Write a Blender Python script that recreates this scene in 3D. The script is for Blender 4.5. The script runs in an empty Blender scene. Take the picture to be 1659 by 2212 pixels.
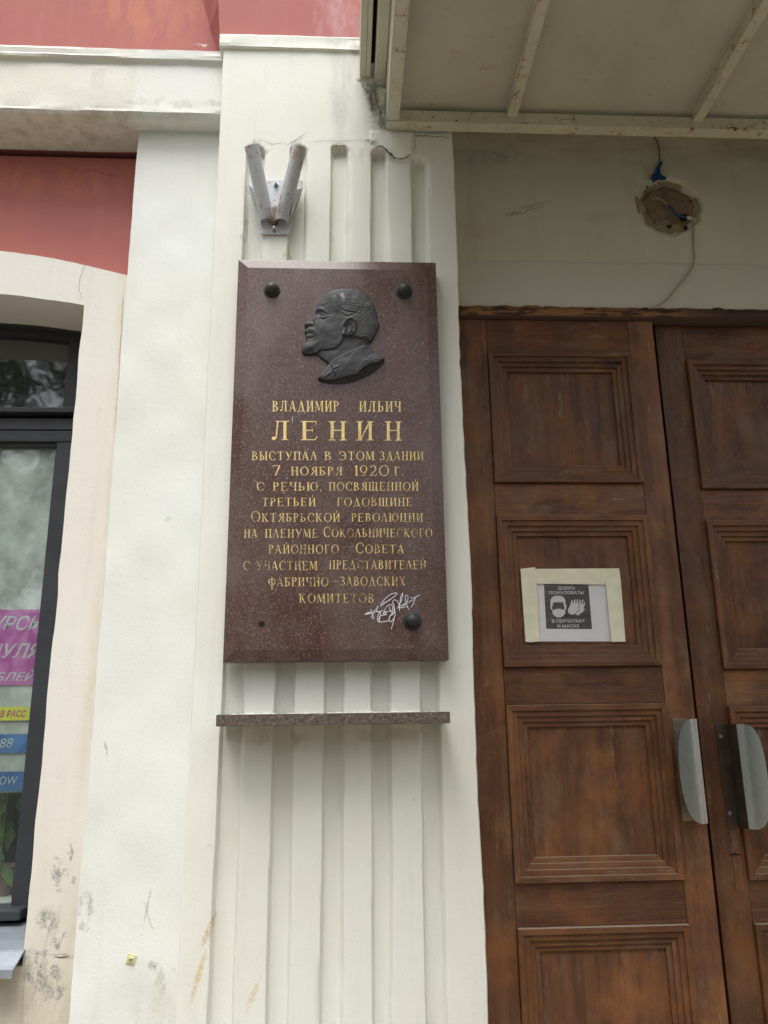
import bpy, bmesh, math, random
import numpy as np
from mathutils import Vector, Matrix

random.seed(7)
rng = np.random.default_rng(11)
S = bpy.context.scene
COL = S.collection

# ------------------------------------------------------------------ camera
FPX, YAW, PIT, ROL = 1684.84, math.radians(2.91488), math.radians(14.591), math.radians(-0.75594)
CAMZ, CAMD = 1.60, 2.40
_f = np.array([math.sin(YAW)*math.cos(PIT), math.cos(YAW)*math.cos(PIT), math.sin(PIT)])
_r = np.array([math.cos(YAW), -math.sin(YAW), 0.0])
_u = np.cross(_r, _f)
_r, _u = _r*math.cos(ROL)+_u*math.sin(ROL), -_r*math.sin(ROL)+_u*math.cos(ROL)
cam_data = bpy.data.cameras.new("camera")
cam = bpy.data.objects.new("camera", cam_data)
COL.objects.link(cam)
M = Matrix.Identity(4)
for i in range(3):
    M[i][0], M[i][1], M[i][2] = _r[i], _u[i], -_f[i]
M[1][3], M[2][3] = -CAMD, CAMZ
cam.matrix_world = M
cam_data.sensor_fit = 'VERTICAL'
cam_data.sensor_height = 24.0
cam_data.sensor_width = 18.0
cam_data.lens = FPX/2212*24.0
cam_data.clip_start = 0.02
cam_data.clip_end = 500
S.camera = cam

# ------------------------------------------------------------------ world, sun, exposure
SUN_EL, SUN_AZ = math.radians(68), math.radians(190)      # azimuth measured from +Y clockwise: from behind the camera, a little to the left
W = bpy.data.worlds.new("World"); S.world = W; W.use_nodes = True
wt = W.node_tree; wt.nodes.clear()
sky = wt.nodes.new('ShaderNodeTexSky'); sky.sky_type = 'NISHITA'; sky.sun_disc = False
sky.sun_elevation = SUN_EL; sky.sun_rotation = SUN_AZ; sky.air_density = 1.0; sky.dust_density = 5.0; sky.ozone_density = 1.0
hs = wt.nodes.new('ShaderNodeHueSaturation'); hs.inputs['Saturation'].default_value = 0.16
bg = wt.nodes.new('ShaderNodeBackground'); bg.inputs['Strength'].default_value = 0.125
wo = wt.nodes.new('ShaderNodeOutputWorld')
wt.links.new(sky.outputs[0], hs.inputs['Color']); wt.links.new(hs.outputs[0], bg.inputs['Color']); wt.links.new(bg.outputs[0], wo.inputs[0])
sd = bpy.data.lights.new("sun", 'SUN'); sd.energy = 1.4; sd.angle = math.radians(36); sd.color = (1.0, 0.98, 0.935)
so = bpy.data.objects.new("sun", sd); COL.objects.link(so)
sdir = Vector((math.sin(SUN_AZ)*math.cos(SUN_EL), math.cos(SUN_AZ)*math.cos(SUN_EL), math.sin(SUN_EL)))
so.rotation_euler = sdir.to_track_quat('Z', 'Y').to_euler()
so.location = (0, -6, 9)
S.view_settings.view_transform = 'Standard'; S.view_settings.look = 'None'
S.view_settings.gamma = 1.0; S.view_settings.use_curve_mapping = False
S.view_settings.exposure = 0.90
S.render.engine = 'CYCLES'
S.cycles.max_bounces = 8

# ------------------------------------------------------------------ helpers
def P(x, y, Y=0.0):
    """point at depth Y (0 = face of the big pilaster) seen at photo position x, y (1659 x 2212 units)"""
    d = _f + _r*(x-829.5)/FPX - _u*(y-1106)/FPX
    t = (CAMD+Y)/d[1]
    return Vector((d[0]*t, Y, CAMZ+d[2]*t))

def Pn(x, y, Y):
    x = np.asarray(x, float); y = np.asarray(y, float)
    a = (x-829.5)/FPX; b = (y-1106)/FPX
    d0 = _f[0]+_r[0]*a-_u[0]*b; d1 = _f[1]+_r[1]*a-_u[1]*b; d2 = _f[2]+_r[2]*a-_u[2]*b
    t = (CAMD+Y)/d1
    return d0*t, CAMZ+d2*t

def meta(o, label=None, cat=None, group=None, kind=None):
    if label: o['label'] = label
    if cat: o['category'] = cat
    if group: o['group'] = group
    if kind: o['kind'] = kind
    return o

def empty(name, loc, label, cat, group=None):
    o = bpy.data.objects.new(name, None); COL.objects.link(o); o.location = loc
    o.empty_display_size = 0.1
    return meta(o, label, cat, group)

def link(name, me, mat, parent=None, smooth=False):
    o = bpy.data.objects.new(name, me); COL.objects.link(o)
    if mat: me.materials.append(mat)
    if smooth:
        me.polygons.foreach_set('use_smooth', [True]*len(me.polygons))
    if parent:
        o.parent = parent
        o.matrix_parent_inverse = Matrix.Translation(parent_world(parent)).inverted()
    return o

def parent_world(o):
    v = Vector((0, 0, 0))
    while o:
        v = v + o.location + (o.matrix_parent_inverse.translation if o.parent else Vector((0,0,0)))
        o = o.parent
    return v

def mesh(name, verts, faces, mat, parent=None, smooth=False):
    me = bpy.data.meshes.new(name)
    me.from_pydata([tuple(v) for v in verts], [], faces)
    me.update()
    return link(name, me, mat, parent, smooth)

class MB:
    def __init__(s): s.v = []; s.f = []
    def add(s, vs, fs):
        n = len(s.v); s.v += [tuple(v) for v in vs]; s.f += [tuple(i+n for i in f) for f in fs]; return s
    def box(s, x0, x1, y0, y1, z0, z1):
        vs = [(x, y, z) for x in (x0, x1) for y in (y0, y1) for z in (z0, z1)]
        return s.add(vs, [(0,1,3,2),(4,6,7,5),(0,4,5,1),(2,3,7,6),(0,2,6,4),(1,5,7,3)])
    def prism(s, pts, y0, y1):            # pts: (x,z) outline counter-clockwise seen from the street
        n = len(pts)
        vs = [(x, y0, z) for x, z in pts]+[(x, y1, z) for x, z in pts]
        return s.add(vs, [tuple(range(n)), tuple(range(2*n-1, n-1, -1))]+[(i, i+n, (i+1) % n+n, (i+1) % n) for i in range(n)])
    def tube(s, pts, rad, n=10, caps=True):
        pts = [Vector(p) for p in pts]; rr = rad if isinstance(rad, (list, tuple)) else [rad]*len(pts)
        rings = []
        for i, p in enumerate(pts):
            d = (pts[min(i+1, len(pts)-1)]-pts[max(i-1, 0)]).normalized()
            a = d.cross(Vector((0.3, 1, 0.2))).normalized(); b = d.cross(a)
            rings.append([p+(a*math.cos(2*math.pi*k/n)+b*math.sin(2*math.pi*k/n))*rr[i] for k in range(n)])
        vs = [v for r in rings for v in r]; fs = []
        for i in range(len(pts)-1):
            for k in range(n):
                k2 = (k+1) % n
                fs.append((i*n+k, i*n+k2, (i+1)*n+k2, (i+1)*n+k))
        if caps: fs += [tuple(range(n-1, -1, -1)), tuple(range((len(pts)-1)*n, len(pts)*n))]
        return s.add(vs, fs)
    def lathe(s, c, axis, prof, n=24):    # prof: (r, h) along axis
        c = Vector(c); ax = Vector(axis).normalized(); a = ax.orthogonal().normalized(); b = ax.cross(a)
        vs = []; fs = []
        for r, h in prof:
            for k in range(n):
                t = 2*math.pi*k/n; vs.append(c+ax*h+(a*math.cos(t)+b*math.sin(t))*max(r, 1e-5))
        for i in range(len(prof)-1):
            for k in range(n):
                k2 = (k+1) % n; fs.append((i*n+k, i*n+k2, (i+1)*n+k2, (i+1)*n+k))
        return s.add(vs, fs)
    def build(s, name, mat, parent=None, smooth=False, bevel=0, fix=True):
        me = bpy.data.meshes.new(name); me.from_pydata(s.v, [], s.f)
        bm = bmesh.new(); bm.from_mesh(me)
        if fix: bmesh.ops.recalc_face_normals(bm, faces=bm.faces)
        if bevel:
            bmesh.ops.bevel(bm, geom=[e for e in bm.edges if e.is_manifold and e.calc_face_angle(0) > 0.5], offset=bevel, segments=2, affect='EDGES', profile=0.6)
        bm.to_mesh(me); bm.free(); me.update()
        o = link(name, me, mat, parent, smooth)
        if smooth and hasattr(me, 'set_sharp_from_angle'): me.set_sharp_from_angle(angle=math.radians(38))
        return o

def wob(n, seed, terms=14, lo=1.0, hi=60.0):
    """smooth 1-D noise function"""
    g = np.random.default_rng(seed); fr = np.exp(g.uniform(math.log(lo), math.log(hi), terms)); ph = g.uniform(0, 6.28, terms); am = 1/np.sqrt(fr/lo)
    am = am/np.sqrt((am**2).sum()/2)
    return lambda t: (np.sin(np.asarray(t)[..., None]*fr+ph)*am).sum(-1)*n
def wob2(n, seed, terms=24, lo=2.0, hi=40.0):
    g = np.random.default_rng(seed); fr = np.exp(g.uniform(math.log(lo), math.log(hi), terms)); th = g.uniform(0, 6.28, terms); ph = g.uniform(0, 6.28, terms); am = 1/np.sqrt(fr/lo)
    am = am/np.sqrt((am**2).sum()/2)
    def f(x, z):
        x = np.asarray(x)[..., None]; z = np.asarray(z)[..., None]
        return (np.sin((x*np.cos(th)+z*np.sin(th))*fr+ph)*am).sum(-1)*n
    return f
def sstep(a, b, x):
    t = np.clip((x-a)/(b-a), 0, 1); return t*t*(3-2*t)

def grid(name, X, Y, Z, mat, parent=None, keep=None, smooth=True, sharp=30):
    """X, Y, Z 2-D arrays of the same shape"""
    nz, nx = X.shape
    co = np.stack([X, Y, Z], -1).reshape(-1, 3)
    idx = np.arange(nz*nx).reshape(nz, nx)
    q = np.stack([idx[:-1, :-1], idx[:-1, 1:], idx[1:, 1:], idx[1:, :-1]], -1).reshape(-1, 4)
    if keep is not None:
        k = keep; kk = (k[:-1, :-1] | k[:-1, 1:] | k[1:, 1:] | k[1:, :-1]).reshape(-1); q = q[kk]
        used = np.unique(q); rem = -np.ones(nz*nx, int); rem[used] = np.arange(len(used)); co = co[used]; q = rem[q]
    me = bpy.data.meshes.new(name)
    me.vertices.add(len(co)); me.vertices.foreach_set('co', co.astype(np.float32).ravel())
    me.loops.add(q.size); me.loops.foreach_set('vertex_index', q.ravel().astype(np.int32))
    me.polygons.add(len(q)); me.polygons.foreach_set('loop_start', np.arange(0, q.size, 4, dtype=np.int32))
    me.update(calc_edges=True); me.validate()
    o = link(name, me, mat, parent, smooth)
    if smooth: me.set_sharp_from_angle(angle=math.radians(sharp))
    return o

# ------------------------------------------------------------------ materials
class NT:
    def __init__(s, name):
        s.m = bpy.data.materials.new(name); s.m.use_nodes = True; s.t = s.m.node_tree; s.n = s.t.nodes
        s.b = s.n['Principled BSDF']
        s.pos = s.new('ShaderNodeNewGeometry').outputs['Position']
    def new(s, typ, **kw):
        n = s.n.new(typ)
        for k, v in kw.items(): setattr(n, k, v)
        return n
    def setin(s, inp, v):
        if isinstance(v, bpy.types.NodeSocket): s.t.links.new(v, inp)
        elif isinstance(v, (tuple, list)) and len(v) == 3 and inp.type == 'RGBA': inp.default_value = (*v, 1)
        else: inp.default_value = v
    def math(s, op, a, b=0.0, c=0.0, clamp=False):
        n = s.new('ShaderNodeMath', operation=op, use_clamp=clamp)
        s.setin(n.inputs[0], a); s.setin(n.inputs[1], b); s.setin(n.inputs[2], c); return n.outputs[0]
    def vmul(s, v, sc, off=(0, 0, 0)):
        n = s.new('ShaderNodeMapping'); s.setin(n.inputs['Vector'], v); n.inputs['Scale'].default_value = sc; n.inputs['Location'].default_value = off
        return n.outputs[0]
    def noise(s, scale, det=4, rough=0.55, vec=None, dist=0.0):
        n = s.new('ShaderNodeTexNoise'); s.setin(n.inputs['Vector'], vec if vec is not None else s.pos)
        n.inputs['Scale'].default_value = scale; n.inputs['Detail'].default_value = det; n.inputs['Roughness'].default_value = rough; n.inputs['Distortion'].default_value = dist
        return n.outputs[0]
    def voro(s, scale, vec=None, feature='F1', out='Distance', rnd=1.0):
        n = s.new('ShaderNodeTexVoronoi', feature=feature); s.setin(n.inputs['Vector'], vec if vec is not None else s.pos); n.inputs['Scale'].default_value = scale; n.inputs['Randomness'].default_value = rnd
        return n.outputs[out]
    def ramp(s, f, stops, interp='LINEAR'):
        n = s.new('ShaderNodeValToRGB'); s.setin(n.inputs[0], f); cr = n.color_ramp; cr.interpolation = interp
        while len(cr.elements) < len(stops): cr.elements.new(0.5)
        for e, (p, c) in zip(cr.elements, stops):
            e.position = p; e.color = (c, c, c, 1) if not isinstance(c, tuple) else (*c, 1)
        return n.outputs[0]
    def mix(s, f, a, b, mode='MIX'):
        n = s.new('ShaderNodeMix', data_type='RGBA', blend_type=mode)
        s.setin(n.inputs[0], f); s.setin(n.inputs[6], a); s.setin(n.inputs[7], b); return n.outputs[2]
    def sep(s, v=None):
        n = s.new('ShaderNodeSeparateXYZ'); s.setin(n.inputs[0], v if v is not None else s.pos); return n.outputs
    def smooth(s, x, a, b):
        n = s.new('ShaderNodeMapRange', interpolation_type='SMOOTHSTEP'); s.setin(n.inputs[0], x)
        n.inputs[1].default_value = a; n.inputs[2].default_value = b; return n.outputs[0]
    def blob(s, c, rx, rz, tilt=0.0):
        """0..1 mask: soft ellipse in the wall plane round point c"""
        x, _, z = s.sep()
        if not hasattr(s, 'wx'):
            s.wx = s.math('MULTIPLY', s.math('SUBTRACT', s.noise(22, 4, .7), .5), .07); s.wz = s.math('MULTIPLY', s.math('SUBTRACT', s.noise(17, 4, .7, s.vmul(s.pos, (1, 1, 1), (3, 5, 7))), .5), .08)
        wf = min(1.0, max(rx, rz)/.03) if tilt == 0 else .12
        dx = s.math('ADD', s.math('SUBTRACT', x, c[0]), s.math('MULTIPLY', s.wx, wf)); dz = s.math('ADD', s.math('SUBTRACT', z, c[2]), s.math('MULTIPLY', s.wz, wf))
        ct, st = math.cos(tilt), math.sin(tilt)
        a = s.math('ADD', s.math('MULTIPLY', dx, ct), s.math('MULTIPLY', dz, st)); b = s.math('SUBTRACT', s.math('MULTIPLY', dz, ct), s.math('MULTIPLY', dx, st))
        a = s.math('DIVIDE', a, rx); b = s.math('DIVIDE', b, rz)
        d = s.math('ADD', s.math('MULTIPLY', a, a), s.math('MULTIPLY', b, b))
        return s.math('SUBTRACT', 1.0, d, clamp=True)
    def bump(s, h, strength=0.3, dist=0.01, prev=None):
        n = s.new('ShaderNodeBump'); s.setin(n.inputs['Height'], h); n.inputs['Strength'].default_value = strength; n.inputs['Distance'].default_value = dist
        if prev is not None: s.t.links.new(prev, n.inputs['Normal'])
        return n.outputs[0]
    def out(s, col=None, rough=None, normal=None, **kw):
        if col is not None: s.setin(s.b.inputs['Base Color'], col)
        if rough is not None: s.setin(s.b.inputs['Roughness'], rough)
        if normal is not None: s.t.links.new(normal, s.b.inputs['Normal'])
        for k, v in kw.items(): s.setin(s.b.inputs[k], v)
        return s.m

def blotch(N, col, stains, dirt=(0.20, 0.195, 0.19), scale=60.0, wgt=0.24):
    """irregular marks: (px x, px y, Y, rx, rz, strength, [colour], [tilt])"""
    nz = N.math('ADD', N.math('MULTIPLY', N.noise(scale, 6, 0.8), .6), N.math('MULTIPLY', N.noise(scale*2.6, 4, .7), .4)); soft = N.noise(7, 5, .7, N.vmul(N.pos, (2.2, 2, .6))); brk = N.noise(34, 4, .7, N.vmul(N.pos, (1.3, 1, .7)))
    for st in stains:
        x, y, Y, rx, rz, k = st[:6]; c = st[6] if len(st) > 6 and st[6] else dirt; tl = st[7] if len(st) > 7 else 0.0
        m = N.blob(P(x, y, Y), rx, rz, tl)
        if k <= 0.5:                                      # a soft wash
            m2 = N.math('MULTIPLY', N.smooth(m, 0.0, 0.9), N.smooth(soft, .35, .65))
        else:                                             # a broken, speckled mark
            m2 = N.math('MULTIPLY', N.smooth(N.math('ADD', nz, N.math('MULTIPLY', m, wgt)), 0.56, 0.56+wgt*1.1), N.math('MULTIPLY', N.smooth(m, 0.0, 0.6), N.smooth(brk, .38, .58)) if tl == 0 else N.smooth(m, 0, .5))
        col = N.mix(N.math('MULTIPLY', m2, k, clamp=True), col, c)
    return col

def plaster(name, base, warm, stains=(), grime=0.25, bumpk=0.35, stainscale=60.0, extra=None):
    N = NT(name)
    big = N.noise(1.7, 4, 0.6); mid = N.noise(9, 5, 0.65); streak = N.noise(3.0, 5, 0.7, N.vmul(N.pos, (6, 6, 0.5)))
    col = N.mix(N.ramp(big, [(0.38, 0.0), (0.66, 1.0)]), base, warm)
    col = N.mix(N.math('MULTIPLY', N.ramp(streak, [(0.52, 0.0), (0.78, 1.0)]), grime), col, tuple(c*0.72 for c in warm))
    col = N.mix(N.math('MULTIPLY', N.ramp(mid, [(0.55, 0.0), (0.8, 1.0)]), grime*0.6), col, tuple(c*0.8 for c in base))
    spk = N.voro(42, feature='F1'); spk2 = N.noise(5, 2)
    s = N.math('MULTIPLY', N.ramp(spk, [(0.035, 1.0), (0.08, 0.0)]), N.ramp(spk2, [(0.52, 0.0), (0.58, 1.0)]))
    col = N.mix(N.math('MULTIPLY', s, 0.45), col, (0.33, 0.30, 0.25))
    if extra: col = extra(N, col)
    col = blotch(N, col, stains, scale=stainscale)
    b1 = N.bump(N.noise(11, 4, 0.55), 0.35*bumpk, 0.012)
    b2 = N.bump(N.noise(120, 6, 0.75), min(1, bumpk*1.2), 0.0024, b1)
    b3 = N.bump(N.math('MULTIPLY', s, -1.0), 0.6, 0.002, b2)
    return N.out(col, 0.72, b3, **{'Specular IOR Level': 0.25})

def simple(name, col, rough=0.6, metal=0.0, var=0.15, scale=30, bump=0.2, bdist=0.001, **kw):
    N = NT(name); n = N.noise(scale, 5, 0.6)
    c = N.mix(N.ramp(n, [(0.35, 0.0), (0.7, 1.0)]), tuple(x*(1-var) for x in col), tuple(min(1, x*(1+var)) for x in col))
    return N.out(c, rough, N.bump(N.noise(scale*4, 4, 0.6), bump, bdist), Metallic=metal, **kw)
# ------------------------------------------------------------------ the materials of this place
WHITE = (0.775, 0.78, 0.725); WARM = (0.72, 0.71, 0.615)
GREYD = (0.16, 0.16, 0.17)
m_pil = plaster('pilaster_paint', WHITE, (0.75, 0.745, 0.67), [
    (735, 200, 0, .05, .32, .5, (0.45, 0.44, 0.45)), (765, 190, 0, .03, .25, .4, (0.5, 0.49, .47)),
    (790, 340, 0, .10, .05, .5, (0.45, .42, .36)), (815, 230, 0, .04, .16, .5, (.26, .23, .18)), (808, 215, 0, .03, .10, .5, (.22, .19, .16)), (803, 200, 0, .035, .06, 1, (.20, .18, .16)), (815, 235, 0, .035, .075, 1, (.27, .245, .21)), (828, 275, 0, .02, .05, 1, (.28, .25, .21)),  # brown washes: bare broken plaster plus painted-in shade of the canopy corner
    (855, 285, 0, .09, .018, 1, (.24, .21, .18)),  
    (990, 1443, 0, .012, .018, 1.0, (0.45, 0.33, 0.2)), (450, 2012, 0, .013, .060, .85, (0.55, 0.36, 0.13), -0.35), (428, 2110, 0, .012, .11, .8, (0.64, 0.46, 0.2), -0.28), (546, 2150, 0, .012, .07, .7, (0.66, 0.50, 0.25), -0.40),
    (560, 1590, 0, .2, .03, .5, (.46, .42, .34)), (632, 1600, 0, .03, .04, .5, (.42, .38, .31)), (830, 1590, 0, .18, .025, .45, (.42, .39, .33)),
    (455, 1825, 0, .014, .008, .6), (895, 1725, 0, .01, .012, .6, (.45, .4, .33)), (620, 545, 0, .015, .06, .8, (.42, .36, .24)), (527, 500, 0, .012, .1, .6, (.42, .38, .3)), (545, 400, 0, .03, .03, .5, (.45, .42, .36)),
     (556, 308, 0, .03, .02, .9, (.33, .3, .26)), (640, 308, 0, .03, .02, .9, (.33, .3, .26)), (738, 312, 0, .03, .015, .8, (.36, .33, .28)),
    (725, 85, 0, .05, .06, .5, (.40, .40, .41)), (768, 108, 0, .03, .03, .5, (.36, .34, .31)), (700, 1320, 0, .01, .01, 0)], grime=0.30)
m_spil = plaster('side_pilaster_paint', (0.74, 0.76, 0.73), (0.725, 0.73, 0.675), [
    (229, 1620, .137, .006, .04, .8, (.3, .3, .32), 0.25), (185, 1960, .137, .035, .05, .75), (180, 2000, .137, .015, .03, .9), (362, 1121, .137, .02, .02, .8, (.62, .52, .30)),
    (330, 2085, .137, .02, .02, .9), (345, 2130, .137, .02, .1, .6, (.4, .38, .33)), (318, 1960, .137, .006, .07, .7, (.35, .34, .33), -.15), (345, 2190, .137, .10, .12, .35, (.52, .47, .38)), (372, 2100, .137, .012, .012, 1)], grime=0.22)
def seamdirt(N, col):
    x, _, z = N.sep()
    s = N.math('MULTIPLY', N.smooth(x, -.86, -.79), N.ramp(N.noise(7, 4, .7, N.vmul(N.pos, (1, 1, .25))), [(.4, 0.0), (.62, 1.0)]))
    col = N.mix(N.math('MULTIPLY', s, .55), col, (0.60, 0.48, 0.30))
    low = N.math('MULTIPLY', N.smooth(z, 1.35, .75), N.ramp(N.noise(4, 5, .7), [(.3, 0.2), (.7, 1.0)]))
    return N.mix(N.math('MULTIPLY', low, .75), col, (0.50, 0.44, 0.31))
m_sur = plaster('window_surround_paint', (0.725, 0.70, 0.65), (0.73, 0.68, 0.61), [
    (155, 1840, .2, .012, .05, 1), (128, 1890, .2, .035, .045, .95), (160, 1900, .2, .012, .016, 1.2, (.1, .1, .1)), (120, 1853, .2, .016, .012, 1), (133, 1925, .2, .016, .012, .9),
    (105, 1990, .2, .05, .05, .8), (122, 2030, .2, .02, .06, 1), (138, 2015, .2, .014, .014, 1), (98, 2060, .2, .09, .02, .8), (75, 2100, .2, .055, .06, 1), (90, 2140, .2, .05, .05, .95),
    (120, 2105, .2, .025, .03, 1), (130, 2140, .2, .022, .035, 1), (100, 2010, .2, .02, .07, .6), (145, 2070, .2, .03, .012, 1, (.2, .18, .15)), (70, 2190, .2, .2, .09, .5, (.42, .37, .28))], grime=0.3, extra=seamdirt, stainscale=85)
def patch_white(N, col):
    x, _, z = N.sep()
    e = N.math('ADD', x, N.math('MULTIPLY', N.noise(18, 4), 0.03))
    col = N.mix(N.math('MULTIPLY', N.smooth(e, -.772, -.765), 0.85), col, (0.75, 0.765, 0.73))
    pk = N.math('MULTIPLY', N.ramp(N.noise(2.5, 3), [(.45, 0.), (.65, 1.)]), N.smooth(x, -.76, -.80))
    return N.mix(N.math('MULTIPLY', pk, .3), col, (0.70, 0.66, 0.65))
m_band = plaster('band_paint', (0.70, 0.69, 0.66), (0.74, 0.72, 0.61), [
    (120, 238, .06, .6, .022, .5, (.36, .34, .22)), (400, 240, .1, .3, .02, .5, (.4, .38, .28)), (30, 170, .06, .35, .10, .4, (.76, .72, .58))], grime=0.12, extra=patch_white, bumpk=.5)
def redwash(N, col):
    z = N.sep()[2]
    col = N.mix(N.math('MULTIPLY', N.smooth(z, 3.4, 3.9), .0), col, (0.5, 0.2, .13))
    f = N.ramp(N.noise(5, 5, .7, N.vmul(N.pos, (3, 3, .35))), [(.55, 0.), (.8, 1.)])
    return N.mix(N.math('MULTIPLY', f, .10), col, (0.52, 0.36, 0.36))
m_red = plaster('red_wall_paint', (0.41, 0.142, 0.115), (0.38, 0.120, 0.120), [
    (735, 20, .01, .07, .25, .5, (.52, .40, .45)), (690, 30, .01, .02, .2, .4, (.5, .36, .39)), (440, 98, .13, .05, .014, 1.0, (.75, .72, .7)), (770, 60, .01, .02, .1, .5, (.3, .20, .22)),
    (330, 10, .13, .3, .25, .5, (.60, .24, .13)), (150, 385, .25, .5, .12, .5, (.56, .20, .10))], grime=.18, extra=redwash, bumpk=.25)
def darker_top(N, col):  # darker and browner towards the top, broken up by noise
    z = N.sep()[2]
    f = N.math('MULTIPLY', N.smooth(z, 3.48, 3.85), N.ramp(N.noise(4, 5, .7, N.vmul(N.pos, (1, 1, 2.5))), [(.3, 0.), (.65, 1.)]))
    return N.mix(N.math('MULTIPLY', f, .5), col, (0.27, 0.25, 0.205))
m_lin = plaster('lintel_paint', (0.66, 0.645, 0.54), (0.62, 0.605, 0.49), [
    (1110, 462, .2, .05, .012, .9, (.28, .25, .2), .25), (1150, 445, .2, .12, .01, .7, (.3, .27, .22), .3), (1060, 340, .2, .2, .05, .5, (.28, .26, .22)), (1020, 500, .2, .12, .05, .35, (.45, .33, .24)), (1300, 470, .2, .3, .03, .3, (.4, .35, .28))], grime=.4, extra=darker_top)
m_linlow = plaster('lower_lintel_paint', (0.62, 0.60, 0.53), (0.61, 0.585, 0.50), [], grime=.2, bumpk=.2)
m_cement = plaster('bare_cement', (0.25, 0.185, 0.125), (0.17, 0.12, 0.08), [(1452, 397, .2, .06, .04, 1, (.05, .04, .03)), (1440, 480, .2, .05, .02, .8, (.34, .3, .22))], grime=.9, bumpk=1.2)
m_oldplaster = plaster('old_plaster', (0.38, 0.33, 0.22), (0.30, 0.24, 0.15), [], grime=.8, bumpk=1.0)
m_crack = simple('crack_dark', (0.055, 0.047, 0.038), 0.95)  # flat dark ribbons drawn on the surface as open cracks
m_crack2 = simple('hairline_crack', (0.26, 0.24, 0.20), 0.95)  # thin mid-tone ribbons drawn on the surface as hairline cracks
m_black = simple('flat_black', (0.006, 0.006, 0.006), 0.9)  # flat black painted in for the dark of gaps and holes; also nail heads
m_dark = simple('dark_interior', (0.05, 0.052, 0.05), 0.9)

def granite(name, cols, rough, scale, dust=0.0, coat=0.0):
    N = NT(name)
    n1 = N.noise(scale, 3, 0.75); v = N.voro(scale*1.9, out='Color'); r = N.sep(v)[0]
    n2 = N.noise(scale*.13, 3, .6)
    c = N.ramp(n1, [(0.30, cols[1]), (0.43, cols[0]), (0.57, cols[0]), (0.68, cols[2])])
    c = N.mix(N.ramp(r, [(0.84, 0.0), (0.88, 1.0)], 'LINEAR'), c, cols[1])
    c = N.mix(N.ramp(N.sep(v)[1], [(0.91, 0.0), (0.95, 1.0)]), c, cols[3])
    c = N.mix(N.math('MULTIPLY', N.ramp(n2, [(.4, 0.), (.7, 1.)]), .35), c, tuple(q*.75 for q in cols[0]))
    if dust:
        d = N.ramp(N.noise(3.2, 4, .62, N.vmul(N.pos, (1.4, 1, .8), (.3, 0, .2))), [(.42, 0.), (.80, 1.)])
        c = N.mix(N.math('MULTIPLY', d, dust), c, (.24, .21, .20))
        rough = N.math('ADD', rough, N.math('MULTIPLY', d, .12))
    return N.out(c, rough, N.bump(n1, 0.08, 0.0008), **{'Coat Weight': coat, 'Coat Roughness': 0.08})
m_slab = granite('red_brown_granite', [(.090, .041, .033), (.024, .018, .019), (.185, .098, .078), (.20, .155, .13)], .25, 190, dust=.42)
m_shelf = granite('speckled_granite', [(.12, .092, .075), (.045, .042, .042), (.20, .155, .12), (.22, .19, .165)], .4, 120)

def gold():
    N = NT('worn_gilding')
    n = N.noise(330, 4, .8); n2 = N.noise(24, 3, .6)
    k = N.ramp(N.math('ADD', N.math('ADD', n, N.math('MULTIPLY', n2, .45)), N.math('MULTIPLY', N.smooth(N.sep()[2], 2.0, 2.55), .09)), [(.64, 0.), (.73, 1.)])
    k2 = N.ramp(N.noise(170, 2), [(.3, 0.), (.7, 1.)])
    c = N.mix(k2, (.60, .41, .10), (.96, .78, .38)); c = N.mix(k, (.10, .06, .03), c)
    return N.out(c, .42, N.bump(n, .6, .001), Metallic=N.math('MULTIPLY', k, .25))
m_gold = gold()
m_scribble = simple('white_marker', (.72, .72, .80), .5)
def bronze():
    N = NT('dark_bronze'); n = N.noise(30, 5, .6)
    c = N.mix(N.ramp(n, [(.4, 0.), (.7, 1.)]), (.034, .034, .038), (.058, .057, .061))
    c = N.mix(N.math('MULTIPLY', N.ramp(N.noise(60, 5, .7), [(.62, 0.), (.75, 1.)]), .4), c, (.09, .11, .10))
    c = blotch(N, c, [(738, 637, -.09, .010, .022, 1, (.3, .3, .33)), (722, 636, -.09, .004, .007, 1, (.4, .4, .4)), (790, 650, -.09, .05, .02, .6, (.13, .14, .12)), (760, 690, -.09, .1, .06, .35, (.09, .09, .085))])
    return N.out(c, .56, N.bump(N.noise(190, 4, .6), .25, .0008), Metallic=.15, **{'Specular IOR Level': .35})
m_bronze = bronze()

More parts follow.
